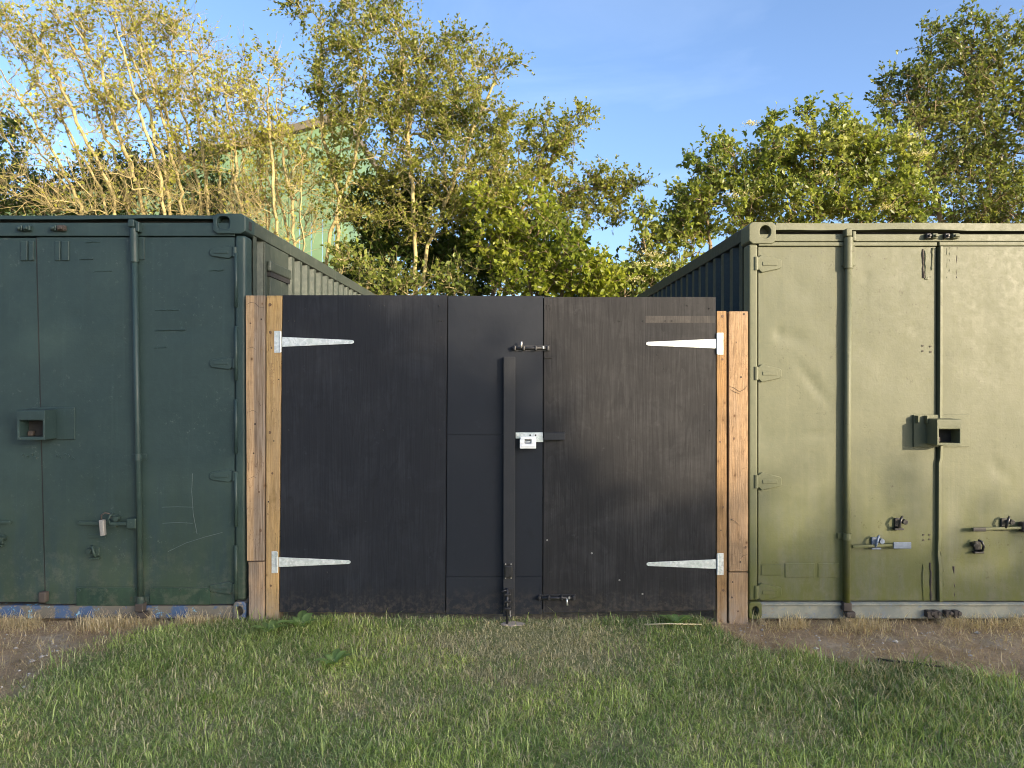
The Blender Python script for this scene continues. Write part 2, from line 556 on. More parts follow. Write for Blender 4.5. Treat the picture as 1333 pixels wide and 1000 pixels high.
def np_mesh(name, V, Fq, mat, parent=None, col=None, smooth=False):
    """V (n,3), Fq (m,k) faces of equal size"""
    o = np.array(parent.get('_o', (0, 0, 0))) if parent is not None else np.zeros(3)
    V = (np.asarray(V, dtype=np.float64) - o).astype(np.float32)
    Fq = np.asarray(Fq, dtype=np.int32)
    me = bpy.data.meshes.new(name)
    m, k = Fq.shape
    me.vertices.add(len(V))
    me.vertices.foreach_set('co', V.ravel())
    me.loops.add(m * k)
    me.loops.foreach_set('vertex_index', Fq.ravel())
    me.polygons.add(m)
    me.polygons.foreach_set('loop_start', np.arange(0, m * k, k, dtype=np.int32))
    try:
        me.polygons.foreach_set('loop_total', np.full(m, k, dtype=np.int32))
    except Exception:
        pass
    if smooth:
        me.polygons.foreach_set('use_smooth', np.ones(m, dtype=bool))
    me.update(calc_edges=True)
    if col is not None:
        a = me.color_attributes.new('Col', 'FLOAT_COLOR', 'POINT')
        c4 = np.ones((len(V), 4), dtype=np.float32)
        c4[:, :3] = col
        a.data.foreach_set('color', c4.ravel())
    me.materials.append(M[mat])
    ob = bpy.data.objects.new(name, me)
    COL.objects.link(ob)
    ob['_o'] = tuple(o)
    if parent is not None:
        ob.parent = parent
    return ob


# ------------------------------------------------------------------ ground
def smooth_noise(x, y, s, seed=0.0):
    """cheap value-like noise from summed sines, vectorised"""
    x = np.asarray(x) * s
    y = np.asarray(y) * s
    r = np.zeros_like(x, dtype=float)
    q = np.random.default_rng(int(seed * 1000) + 11)
    for _ in range(9):
        a = q.uniform(0, 2 * np.pi)
        f = q.uniform(0.6, 2.2)
        p = q.uniform(0, 6.28)
        r += np.sin((x * np.cos(a) + y * np.sin(a)) * f + p + 1.3 * np.sin((x * -np.sin(a) + y * np.cos(a)) * f * 0.7 + p * 1.7))
    return r / 9 * 1.6


def dirt_mask(x, y):
    x = np.asarray(x, dtype=float)
    y = np.asarray(y, dtype=float)
    w = 0.13 * smooth_noise(x, y, 5.0, 1) + 0.10 * smooth_noise(x, y, 16.0, 2) + 0.06 * smooth_noise(x, y, 40.0, 8)
    lb = np.interp(y, [1.0, 3.0, 3.6, 3.93, 4.33, 4.5, 4.6, 4.74, 5.0], [-3.3, -2.9, -2.58, -2.52, -2.44, -2.3, -2.15, -1.78, -1.7])
    left = 1 / (1 + np.exp((x - lb + w) / 0.06))
    rb = np.interp(x, [1.15, 1.34, 1.45, 1.72, 1.80, 1.98, 2.37, 2.69, 4.0, 9.0], [4.95, 4.5, 4.26, 4.15, 3.98, 4.02, 3.95, 3.75, 3.45, 3.2])
    right = 1 / (1 + np.exp(-(y - rb + w) / 0.055)) * (x > 1.05)
    under = (y > 4.74) * 1.0
    spot = np.zeros_like(x)
    for (sx, sy, sr, sa) in ((-0.02, 3.80, 0.13, 0.75), (0.55, 3.10, 0.16, 0.7), (-1.28, 3.25, 0.10, 0.6), (0.62, 4.20, 0.16, 0.6), (0.15, 4.42, 0.18, 0.55), (1.15, 3.2, 0.12, 0.6), (-0.7, 3.45, 0.09, 0.6), (-0.45, 4.35, 0.10, 0.5)):
        spot = np.maximum(spot, sa * np.exp(-(((x - sx) / (sr * 1.6)) ** 2 + ((y - sy) / sr) ** 2) + 1.6 * w * 4))
    spot = np.clip(spot * 0.35, 0, 0.35)
    return np.clip(np.maximum(np.maximum(np.maximum(left, right), under * 0.9), spot), 0, 1)


def dry_mask(x, y):
    x = np.asarray(x, dtype=float)
    y = np.asarray(y, dtype=float)
    n = 0.5 * smooth_noise(x, y, 3.0, 3) + 0.4 * smooth_noise(x, y, 9.0, 4)
    a = np.exp(-(((x - 0.28) / 0.46) ** 2 + ((y - 4.28) / 0.36) ** 2)) * 1.35
    b = np.exp(-(((x + 0.25) / 0.38) ** 2 + ((y - 4.25) / 0.45) ** 2)) * 0.95
    c_ = np.exp(-(((x + 0.05) / 0.28) ** 2 + ((y - 3.85) / 0.12) ** 2)) * 0.8
    e = np.exp(-(((x + 0.6) / 0.3) ** 2 + ((y - 3.6) / 0.25) ** 2)) * 0.45
    return np.clip(np.maximum.reduce([a, b, c_, e]) * (0.85 + 0.5 * n) + 0.12 + 0.22 * n, 0, 1)


def ground_h(x, y):
    h = 0.012 * smooth_noise(x, y, 3.0, 5) + 0.006 * smooth_noise(x, y, 9.0, 6)
    d_ = dirt_mask(x, y)
    return h * (1 - 0.4 * d_) - 0.014 * d_ + 0.008 * d_ * smooth_noise(x, y, 15, 7) - 0.004


xs = np.concatenate([-np.geomspace(400, 5.2, 14), np.linspace(-5, 5, 201), np.geomspace(5.2, 400, 14)])
ys = np.concatenate([-np.geomspace(400, 0.5, 14), np.linspace(0, 1.5, 6)[1:], np.linspace(1.55, 5.6, 90), np.geomspace(5.9, 600, 18)])
gx, gy = np.meshgrid(xs, ys)
near = np.exp(-(np.maximum(0, np.abs(gx) - 5) ** 2 + np.maximum(0, np.abs(gy - 3) - 4) ** 2) / 4)
gz = ground_h(gx, gy) * near
V = np.stack([gx.ravel(), gy.ravel(), gz.ravel()], 1)
nx, ny = len(xs), len(ys)
idx = np.arange(nx * ny).reshape(ny, nx)
Fq = np.stack([idx[:-1, :-1].ravel(), idx[:-1, 1:].ravel(), idx[1:, 1:].ravel(), idx[1:, :-1].ravel()], 1)
ground = np_mesh('ground', V, Fq, 'ground', smooth=True)
da = ground.data.attributes.new('dirt', 'FLOAT', 'POINT')
da.data.foreach_set('value', dirt_mask(gx, gy).ravel().astype(np.float32))
tag(ground, None, None, kind='structure')


# ------------------------------------------------------------------ shipping containers
def scar(px0, px1, py0, py1, Y, seed, w=0.004):
    w = w * 1.35
    """wavering weld bead between two points on a door face"""
    r = random.Random(seed)
    n = max(3, int(abs(py1 - py0) / 4) + abs(int((px1 - px0) / 4)))
    pts = []
    for i in range(n + 1):
        a = i / n
        pts.append((fx(px0 + (px1 - px0) * a) + r.uniform(-0.003, 0.003), Y, fz(py0 + (py1 - py0) * a) + r.uniform(-0.003, 0.003)))
    return MB().tube(pts, [w * r.uniform(0.5, 1.3) for _ in pts], 5)


def door_face(x0, x1, z0, z1, yf, thick, dents, seed, lean=0.0, lean_side=None, wob=0.0016):
    """door leaf with a dented front skin; lean shifts one vertical edge along its height"""
    nx_, nz_ = 44, 84
    u, w_ = np.meshgrid(np.linspace(0, 1, nx_), np.linspace(0, 1, nz_))
    X = x0 + (x1 - x0) * u
    Z = z0 + (z1 - z0) * w_
    if lean_side == 'L':
        X = X + lean * (1 - u) * (1 - w_)
    if lean_side == 'R':
        X = X + lean * u * (1 - w_)
    Y = np.full_like(X, yf)
    edge = np.clip(np.minimum.reduce([u, 1 - u, w_, 1 - w_]) * 14, 0, 1)
    Y += wob * smooth_noise(X, Z, 4.0, seed) * edge + wob * 0.7 * smooth_noise(X, Z, 11.0, seed + 1) * edge
    for (dx, dz, rx, rz, amp, ang) in dents:
        ca, sa = math.cos(ang), math.sin(ang)
        a = (X - dx) * ca + (Z - dz) * sa
        b = -(X - dx) * sa + (Z - dz) * ca
        Y += 0.62 * amp * np.exp(-(a / rx) ** 2 - (b / rz) ** 2) * edge
    Vf = np.stack([X.ravel(), Y.ravel(), Z.ravel()], 1)
    idx_ = np.arange(nx_ * nz_).reshape(nz_, nx_)
    f = np.stack([idx_[:-1, :-1].ravel(), idx_[:-1, 1:].ravel(), idx_[1:, 1:].ravel(), idx_[1:, :-1].ravel()], 1)
    # rim going back
    rim = np.concatenate([idx_[0, :], idx_[1:, -1], idx_[-1, -2::-1], idx_[-2:0:-1, 0]])
    back = Vf[rim].copy()
    back[:, 1] = yf + thick
    nb = len(Vf)
    k = len(rim)
    Vall = np.concatenate([Vf, back, Vf[rim]])      # own front edge, so that the skin shades flat up to its border
    a = np.arange(k)
    b = (a + 1) % k
    f2 = np.stack([nb + k + a, nb + a, nb + b, nb + k + b], 1)
    return Vall, np.concatenate([f, f2])


def corrugated_side(name, xw, sgn, y0, y1, z0, z1, mat, parent, pitch=0.215, depth=0.036):
    """trapezoid corrugated steel side; sgn = outward direction along X"""
    prof = []
    y = y0
    out = 0.07
    sl = 0.036
    while y < y1 - pitch:
        prof += [(y, 0.0), (y + out, 0.0), (y + out + sl, -depth), (y + pitch - sl, -depth)]
        y += pitch
    prof += [(y, 0.0), (y1, 0.0)]
    mb = MB()
    vs, fs = [], []
    for (yy, dd) in prof:
        vs += [(xw + sgn * dd, yy, z0), (xw + sgn * dd, yy, z1)]
    for i in range(len(prof) - 1):
        fs.append((2 * i, 2 * i + 2, 2 * i + 3, 2 * i + 1) if sgn > 0 else (2 * i, 2 * i + 1, 2 * i + 3, 2 * i + 2))
    n = len(prof)
    # inner skin so that the sheet has thickness
    off = len(vs)
    for (yy, dd) in prof:
        vs += [(xw + sgn * (dd - 0.003), yy, z0), (xw + sgn * (dd - 0.003), yy, z1)]
    for i in range(n - 1):
        q = (off + 2 * i, off + 2 * i + 1, off + 2 * i + 3, off + 2 * i + 2)
        fs.append(q if sgn > 0 else q[::-1])
    mb.add(vs, fs)
    return mb.build(name, mat, parent)


def wavy_rail(x0, x1, y0, y1, zt, zb, amp, seed, n=60):
    """top rail whose lower edge and front lip wander"""
    r = np.random.default_rng(seed)
    ph = r.uniform(0, 6, 4)
    vs, fs = [], []
    for i in range(n + 1):
        x = x0 + (x1 - x0) * i / n
        w_ = amp * (math.sin(x * 3.1 + ph[0]) + 0.6 * math.sin(x * 7.3 + ph[1]) + 0.3 * math.sin(x * 19 + ph[2]))
        yy = y0 + 0.006 * math.sin(x * 5 + ph[3])
        vs += [(x, yy, zb + w_), (x, yy + 0.002, zt + w_ * 0.25), (x, y1, zt + 0.002), (x, y1, zb)]
    for i in range(n):
        a, b = 4 * i, 4 * (i + 1)
        fs += [(a, b, b + 1, a + 1), (a + 1, b + 1, b + 2, a + 2), (a + 3, b + 3, b, a), (a + 2, b + 2, b + 3, a + 3)]
    fs += [(0, 1, 2, 3), (4 * n + 3, 4 * n + 2, 4 * n + 1, 4 * n)]
    return MB().add(vs, fs)


def casting(x0, x1, y0, y1, z0, z1, hole_cx, hole_cz, hw, hh, side_x, oval=True):
    """corner casting: a block with an elongated hole sunk in its front and one in its side"""
    mb = MB()
    n = 20
    ring = []
    for i in range(n):
        a = 2 * math.pi * i / n
        ex = 2.0 if oval else 3.0
        cx_ = math.copysign(abs(math.cos(a)) ** (2 / ex), math.cos(a))
        sx_ = math.copysign(abs(math.sin(a)) ** (2 / ex), math.sin(a))
        ring.append((hole_cx + hw * cx_, hole_cz + hh * sx_))
    # square outline matched to ring angles
    sq = []
    for i in range(n):
        a = 2 * math.pi * i / n
        c_, s_ = math.cos(a), math.sin(a)
        k = 1 / max(abs(c_), abs(s_))
        px, pz = c_ * k, s_ * k
        sq.append((x0 + (px + 1) / 2 * (x1 - x0), z0 + (pz + 1) / 2 * (z1 - z0)))
    vs = [(x, y0, z) for x, z in sq] + [(x, y0, z) for x, z in ring] + [(x, y0 + 0.07, z) for x, z in ring] + [(x, y1, z) for x, z in sq]
    fs = []
    for i in range(n):
        j = (i + 1) % n
        fs.append((i, j, n + j, n + i))
        fs.append((n + i, n + j, 2 * n + j, 2 * n + i))
        fs.append((i, 3 * n + i, 3 * n + j, j))
    fs.append(tuple(range(2 * n, 3 * n)))
    fs.append(tuple(range(4 * n - 1, 3 * n - 1, -1)))
    return mb.add(vs, fs)


def hinge(xroot, xtip, z, yf, h0, h1, parent, mat, proud=0.014):
    """forged door hinge blade: knuckle at the post, tapering blade on the door"""
    s = 1 if xtip > xroot else -1
    hb = [(xroot, z - h0 * 0.25), (xroot + s * 0.03, z - h0 / 2), (xtip - s * 0.012, z - h1 / 2 - 0.004), (xtip, z - h1 / 2 + 0.01), (xtip, z + h1 / 2 - 0.006),
          (xtip - s * 0.012, z + h1 / 2), (xroot + s * 0.03, z + h0 / 2), (xroot, z + h0 * 0.3)]
    if s < 0:
        hb = hb[::-1]
    o = MB().prism_y(hb, yf - proud, yf + 0.004).build('hinge', mat, parent, 0.005)
    xk = xroot - s * 0.008
    MB().tube([(xk, yf - 0.012, z - h0 * 0.36), (xk, yf - 0.012, z + h0 * 0.36)], 0.016, 12).build('hinge_pin', mat, o, smooth=False)
    MB().box(min(xroot + s * 0.035, xtip - s * 0.03), max(xroot + s * 0.035, xtip - s * 0.03), yf - proud - 0.004, yf - proud + 0.001, z - h1 * 0.22,
             z + h1 * 0.18).build('hinge_rib', mat, o, 0.002)
    return o


def lock_rod(px, yf, ztop, zbot, zsleeve, zguide, parent, mat, lean=0.0, r=0.0175):
    xt = fx(px)
    xb = xt + lean
    yr = yf - 0.030

    def at(z):
        return (xt + (xb - xt) * (ztop - z) / (ztop - zbot), yr, z)
    rod = MB().tube([at(ztop), at((ztop + zbot) / 2), at(zbot)], r, 16, True).build('locking_rod', mat, parent, smooth=True)
    x_, y_, z_ = at((ztop + zsleeve) / 2)
    MB().tube([at(ztop - 0.02), at(zsleeve)], r + 0.0075, 16).build('rod_sleeve', mat, rod, 0.002)
    MB().box(x_ - 0.035, x_ + 0.055, yf - 0.010, yf + 0.002, zsleeve + 0.02, zsleeve + 0.17).build('bracket_plate', mat, rod, 0.004)
    # upper cam and keeper
    MB().box(x_ - 0.028, x_ + 0.012, yr - 0.030, yr + 0.028, ztop - 0.015, ztop + 0.035).box(x_ + 0.016, x_ + 0.042, yr - 0.022, yr + 0.032, ztop - 0.045,
                                                                                        ztop + 0.020).build('upper_cam', mat, rod, 0.007)
    for zg in zguide:
        gx_, gy_, gz_ = at(zg)
        MB().tube([(gx_, gy_, zg - 0.022), (gx_, gy_, zg + 0.022)], r + 0.006, 14).box(gx_ - 0.052, gx_ + 0.045, yf - 0.012, yf + 0.002, zg - 0.018,
                                                                                   zg + 0.018).build('rod_guide', mat, rod, 0.002)
    bx_, by_, bz_ = at(zbot)
    MB().box(bx_ - 0.030, bx_ + 0.026, by_ - 0.024, by_ + 0.030, zbot - 0.010, zbot + 0.045).box(bx_ - 0.014, bx_ + 0.046, by_ - 0.032, by_ + 0.028, zbot - 0.05,
                                                                                          zbot - 0.012).build('lower_cam', 'rust', rod, 0.008)
    return rod


def lock_box(px0, px1, py0, py1, plate, opening, yf, depth, parent, mat):
    """welded padlock box: four walls round an open front, on a backing plate (pixels of its front face)"""
    yn = yf - depth
    x0, x1, z0, z1 = PX(px0, yn), PX(px1, yn), PZ(py1, yn), PZ(py0, yn)
    ox0, ox1, oz0, oz1 = PX(opening[0], yn), PX(opening[1], yn), PZ(opening[3], yn), PZ(opening[2], yn)
    pl = MB().box(fx(plate[0]), fx(plate[1]), yf - 0.010, yf + 0.003, fz(plate[3]), fz(plate[2])).build('lock_box', mat, parent, 0.003)
    ya, yb = yf - depth, yf - 0.0105
    box = MB()
    n0, n1 = [(x0, z0), (x1, z0), (x1, z1), (x0, z1)], [(ox0, oz0), (ox1, oz0), (ox1, oz1), (ox0, oz1)]
    yi = yf - 0.03
    vs = [(x, ya, z) for x, z in n0] + [(x, ya, z) for x, z in n1] + [(x, yi, z) for x, z in n1] + [(x, yb, z) for x, z in n0]
    fs = []
    for i in range(4):
        j = (i + 1) % 4
        fs += [(i, j, 4 + j, 4 + i), (4 + i, 4 + j, 8 + j, 8 + i), (i, 12 + i, 12 + j, j)]
    fs.append((15, 14, 13, 12))
    box.add(vs, fs).build('box_wall', mat, pl, 0.005)
    MB().box(ox0 + 0.001, ox1 - 0.001, yi - 0.012, yi, oz0 + 0.001, oz1 - 0.001).build('box_back', 'hole_dark', pl)
    MB().box(ox0 + 0.012, ox0 + 0.045, yi - 0.045, yi - 0.013, oz0 + 0.002, oz0 + 0.034).build('lock_shackle', 'rust', pl, 0.006)
    return pl


def handle_bar(pxa, pya, pxb, pyb, yf, w, parent, mat, name='door_handle'):
    a = Vector((fx(pxa), yf - 0.035, fz(pya)))
    b = Vector((fx(pxb), yf - 0.035, fz(pyb)))
    d_ = (b - a).normalized()
    n = Vector((-d_.z, 0, d_.x)) * (w / 2)
    q = [a - n, b - n * 0.8, b + n * 0.8, a + n]
    return MB().prism_y([(p.x, p.z) for p in (q if d_.x > 0 else q[::-1])], yf - 0.043, yf - 0.028).build(name, mat, parent, 0.004)


def catch(px, py, yf, parent, mat, flip=1):
    """handle catch: a bracket foot with a hooked retainer and a round hub"""
    x, z = fx(px), fz(py)
    o = MB().box(x - 0.022, x + 0.022, yf - 0.012, yf + 0.002, z - 0.03, z + 0.03).build('handle_catch', mat, parent, 0.004)
    pts = [(x - 0.005 * flip, yf - 0.01, z - 0.03), (x - 0.012 * flip, yf - 0.04, z - 0.022), (x - 0.01 * flip, yf - 0.055, z + 0.01), (x, yf - 0.05, z + 0.038),
           (x + 0.012 * flip, yf - 0.035, z + 0.044)]
    MB().tube(pts, 0.008, 8).build('hook', mat, o, smooth=True)
    MB().tube([(x + 0.028 * flip, yf - 0.002, z + 0.012), (x + 0.030 * flip, yf - 0.045, z + 0.010)], 0.017, 12).build('hub', mat, o, 0.002)
    MB().box(x - 0.034, x + 0.028, yf - 0.034, yf - 0.001, z - 0.044, z - 0.032).build('foot', mat, o, 0.003)
    return o


# ---- right container (olive) ----
RX0, RX1 = fx(975), fx(975) + 2.46
RTOP, RBOT = fz(290), 0.008
RC = thing('shipping_container', 'olive green steel shipping container, sunlit doors, right of the black gate', 'container', (RX0, FR, 0.0), 'old steel containers')
RD = FR + 0.018            # door face
mid = fx(1222)
cx0, cx1 = fx(977), fx(1010)
MB().box(RX0, fx(986.5), FR + 0.001, FR + 0.12, RBOT + 0.12, fz(318)).build('corner_post', 'paint_right', RC, 0.012, seg=3)
MB().box(RX1 - 0.058, RX1, FR + 0.001, FR + 0.12, RBOT + 0.12, fz(318)).build('corner_post', 'paint_right', RC, 0.012, seg=3)
for (a, b, hc) in ((RX0 - 0.002, cx1, fx(996)), (RX1 - 0.172, RX1 + 0.002, RX1 - 0.09)):
    casting(a, b, FR - 0.006, FR + 0.165, fz(317.5), RTOP + 0.004, hc, fz(302), 0.036, 0.042, 0).build('corner_casting', 'paint_right', RC, 0.006)
    a2, b2 = (a, a + 0.085) if a < 2.5 else (b - 0.085, b)
    casting(a2, b2, FR - 0.006, FR + 0.165, RBOT, RBOT + 0.115, (a2 + b2) / 2, RBOT + 0.055, 0.022, 0.030, 0).build('corner_casting', 'paint_right', RC, 0.006)
wavy_rail(cx1 + 0.002, RX1 - 0.175, FR + 0.002, FR + 0.10, RTOP - 0.002, fz(299.5), 0.004, 3).build('top_rail', 'paint_right', RC)
MB().box(cx1 + 0.002, RX1 - 0.175, FR + 0.07, FR + 0.09, fz(310), fz(297)).build('slot_dark_plate', 'dark_void', RC)  # dark plate standing in for the shade deep in the rail slot
MB().box(fx(987), RX1 - 0.06, FR + 0.008, FR + 0.065, fz(314), fz(304.5)).build('header', 'paint_right', RC, 0.004)
MB().box(fx(987.5), mid - 0.008, FR + 0.002, FR + 0.06, fz(320.5), fz(314.8)).build('door_seal', 'paint_right', RC, 0.006)
MB().box(mid + 0.006, RX1 - 0.06, FR + 0.004, FR + 0.06, fz(320), fz(314.4)).build('door_seal', 'paint_right', RC, 0.006)
MB().box(fx(987), RX1 - 0.06, FR + 0.012, FR + 0.14, RBOT, fz(785)).box(fx(987), RX1 - 0.06, FR - 0.004, FR + 0.02, fz(788.5), fz(785.5)).build('sill', 'sill_right', RC, 0.004)
rng_d = random.Random(5)
dl = [(fx(1016), fz(434), 0.02, 0.03, 0.012, 0), (fx(1035), fz(440), 0.10, 0.05, 0.010, -0.3), (fx(1060), fz(500), 0.16, 0.022, 0.011, -0.9),
      (fx(1130), fz(360), 0.018, 0.02, 0.010, 0), (fx(1194), fz(429), 0.03, 0.014, 0.009, -0.6), (fx(996), fz(395), 0.012, 0.06, 0.008, 0.2),
      (fx(1055), fz(592), 0.03, 0.02, 0.007, 0), (fx(1185), fz(600), 0.04, 0.03, 0.007, 0.4), (fx(993), fz(560), 0.02, 0.08, 0.008, 0.1),
      (fx(1030), fz(660), 0.12, 0.10, 0.008, 0.4), (fx(1160), fz(470), 0.12, 0.16, 0.006, 0.2), (fx(1150), fz(650), 0.10, 0.14, 0.006, 0.3)]
for _ in range(10):
    dl.append((rng_d.uniform(fx(995), fx(1215)), rng_d.uniform(0.2, 2.3), rng_d.uniform(0.02, 0.1), rng_d.uniform(0.015, 0.06), rng_d.uniform(-0.004, 0.006), rng_d.uniform(0, 3)))
Vd, Fd = door_face(fx(988.5), mid - 0.010, fz(783), fz(321), RD, 0.05, dl, 31)
door_l = np_mesh('door', Vd, Fd, 'paint_right', RC, smooth=False)
dr = [(fx(1300), fz(610), 0.02, 0.06, 0.009, 0.4), (fx(1315), fz(620), 0.015, 0.05, 0.007, 0.3), (fx(1260), fz(735), 0.12, 0.06, 0.012, 0.1),
      (fx(1290), fz(480), 0.14, 0.2, 0.006, 0.4)]
for _ in range(9):
    dr.append((rng_d.uniform(fx(1240), fx(1420)), rng_d.uniform(0.2, 2.3), rng_d.uniform(0.02, 0.1), rng_d.uniform(0.015, 0.06), rng_d.uniform(-0.004, 0.006), rng_d.uniform(0, 3)))
Vd, Fd = door_face(mid + 0.022, RX1 - 0.062, fz(783), fz(320.6), RD - 0.006, 0.05, dr, 37)
door_r = np_mesh('door', Vd, Fd, 'paint_right', RC, smooth=False)
for dd in (door_l, door_r):
    me = dd.data
    nfr = 43 * 83
    sm = np.zeros(len(me.polygons), dtype=bool)
    sm[:nfr] = True
    me.polygons.foreach_set('use_smooth', sm)
# astragal (raised lip) of the right-hand door, kinked low down; dark gasket behind the gap
lip = []
for (py, px) in ((321, 1225.5), (400, 1225.2), (500, 1225.0), (538, 1224.6), (582, 1225.6), (596, 1225.2), (603, 1223.4), (700, 1223.0), (722, 1222.0), (735, 1223.4), (783, 1224.6)):
    lip.append((fx(px), fz(py)))
mbl = MB()
vs, fs = [], []
for (x, z) in lip:
    vs += [(x - 0.011, RD - 0.026, z), (x + 0.010, RD - 0.022, z), (x + 0.014, RD + 0.03, z), (x - 0.012, RD + 0.03, z)]
for i in range(len(lip) - 1):
    a, b = 4 * i, 4 * i + 4
    fs += [(a, b, b + 1, a + 1)[::-1], (a + 1, b + 1, b + 2, a + 2)[::-1], (a + 3, b + 3, b, a)[::-1]]
mbl.add(vs, fs).build('door_lip', 'paint_right', door_r, 0.003)
MB().box(mid - 0.009, mid + 0.021, RD + 0.022, RD + 0.045, fz(783), fz(321)).build('gasket', 'dark_void', door_r)
for i, py in enumerate((343, 486, 627, 771)):
    hinge(fx(986), fx(1018), fz(py), RD, 0.118, 0.060, door_l, 'paint_right')
    hinge(RX1 - 0.058, RX1 - 0.215, fz(py), RD - 0.006, 0.118, 0.060, door_r, 'paint_right')
lock_rod(1103.5, RD, fz(306), fz(792), fz(350), (fz(698),), door_l, 'paint_right', fx(1101) - fx(1103.5), 0.021)
rb = MB()
# torn keeper stubs on the header
for (pxa, pxb) in ((1204, 1210), (1212, 1219), (1228, 1234), (1238, 1247)):
    o = MB()
    o.box(fx(pxa), fx(pxb), FR - 0.022, FR + 0.010, fz(311), fz(304.5)).box(fx(pxa + 1.5), fx(pxb - 1), FR - 0.036, FR - 0.021, fz(309.5), fz(306)).build(
        'cam_keeper', 'black_metal' if pxa in (1204, 1228) else 'paint_right', RC, 0.005)
for k, (a, b, c_, d_) in enumerate(((1203, 1203.6, 324, 362), (1206, 1206.4, 326, 362), (1215.5, 1214.5, 323, 352), (1214, 1206, 360, 363), (1234.2, 1234.2, 322, 362),
                                    (1237.5, 1237.2, 322, 360), (1247.3, 1246.6, 322, 362), (1203.4, 1203.4, 736, 783), (1213, 1214, 734, 783), (1230.5, 1230.3, 740, 783),
                                    (1243, 1244, 738, 783))):
    scar(a, b, c_, d_, RD - 0.001, k, 0.0045).build('weld_scar', 'rust' if k in (0, 6, 8, 10) else 'paint_right', door_l if a < 1222 else door_r)
for k, (px, py) in enumerate(((1203, 450), (1203, 457), (1213, 451), (1213.5, 458), (1235.5, 450), (1235.5, 458), (1246, 450), (1246, 456), (1204, 697), (1212, 697), (1204, 704), (1212, 703),
                              (1233, 695), (1238, 699), (1242, 696), (1236, 703), (1243, 703))):
    MB().tube([(fx(px), RD - 0.004, fz(py)), (fx(px), RD + 0.006, fz(py))], 0.006, 8).build('bolt_stub', 'rust', door_l if px < 1222 else door_r)
lb = lock_box(1220, 1252, 546, 580, (1190, 1262, 540, 582), (1222.5, 1249.5, 559, 577), RD - 0.007, 0.135, door_l, 'paint_right')
for px in (1191.5, 1203):
    MB().box(fx(px), fx(px + 2), RD - 0.05, RD - 0.008, fz(551), fz(541)).build('box_fin', 'paint_right', lb, 0.002)
h1 = handle_bar(1108, 711, 1182, 708, RD, 0.020, door_l, 'paint_right')
MB().box(fx(1160), fx(1183), RD - 0.050, RD - 0.0435, fz(713), fz(704.5)).build('grip', 'blue_handle', h1, 0.006)
catch(1140, 706, RD, door_l, 'blue_handle', 1)
catch(1170, 681, RD, door_l, 'black_metal', 1)
h2 = handle_bar(1262, 688, 1350, 685.5, RD - 0.006, 0.020, door_r, 'paint_right')
MB().box(fx(1262), fx(1279), RD - 0.056, RD - 0.0495, fz(690.5), fz(685.5)).build('grip', 'black_metal', h2, 0.004)
catch(1308, 681, RD - 0.006, door_r, 'black_metal', 1)
catch(1273, 711, RD - 0.006, door_r, 'black_metal', -1)
MB().box(fx(1326), fx(1345), RD - 0.062, RD - 0.010, fz(692), fz(679)).build('handle_hub', 'rust', door_r, 0.01)
# pressed plates low on the door
for (a, b, c_, d_) in ((992, 1018, 736, 750), (1023, 1062, 734, 753), (1066, 1094, 734, 753)):
    MB().box(fx(a), fx(b), RD - 0.005, RD + 0.006, fz(d_), fz(c_)).build('pressed_plate', 'paint_right', door_l, 0.003)
for k, px in enumerate((1208, 1217, 1232, 1243)):
    MB().box(fx(px) - 0.02, fx(px) + 0.012, FR - 0.03, FR + 0.013, fz(803), fz(794)).tube([(fx(px) + 0.014, FR - 0.036, fz(797)), (fx(px) + 0.014, FR + 0.013, fz(797))], 0.014, 10).build(
        'sill_cam', 'rust', RC, 0.005)
LEN = 6.06
corrugated_side('side_wall', RX0 + 0.012, -1, FR + 0.17, FR + LEN - 0.17, 0.12, RTOP - 0.09, 'paint_right_shade', RC)
corrugated_side('side_wall', RX1 - 0.012, 1, FR + 0.17, FR + LEN - 0.17, 0.12, RTOP - 0.09, 'paint_right_shade', RC)
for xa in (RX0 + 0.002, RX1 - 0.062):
    MB().box(xa, xa + 0.06, FR + 0.167, FR + LEN, RTOP - 0.095, RTOP - 0.006).build('side_rail', 'paint_right_shade', RC, 0.006)
    MB().box(xa, xa + 0.06, FR + 0.167, FR + LEN, 0.01, 0.13).build('side_rail', 'paint_right_shade', RC, 0.006)
MB().box(RX0 + 0.064, RX1 - 0.064, FR + 0.105, FR + LEN, RTOP - 0.05, RTOP - 0.02).build('roof', 'paint_right_shade', RC)
MB().box(RX0 + 0.064, RX1 - 0.064, FR + LEN - 0.04, FR + LEN - 0.001, 0.12, RTOP - 0.055).build('end_wall', 'paint_right_shade', RC)

# ---- left container (dark green) ----
LX1 = fx(319.5)
LX0 = LX1 - 2.50
LTOP, LBOT = fz(279), 0.008
LC = thing('shipping_container', 'dark green steel shipping container, shaded doors, left of the black gate', 'container', (LX0, FR, 0.0), 'old steel containers')
LD = FR + 0.018
gapL = fx(44.5)
gaplean = fx(55) - fx(43)
MB().box(fx(305), LX1, FR + 0.001, FR + 0.13, LBOT + 0.12, fz(306)).build('corner_post', 'paint_left', LC, 0.022, seg=4)
MB().box(LX0, LX0 + 0.075, FR + 0.001, FR + 0.13, LBOT + 0.12, fz(306)).build('corner_post', 'paint_left', LC, 0.022, seg=4)
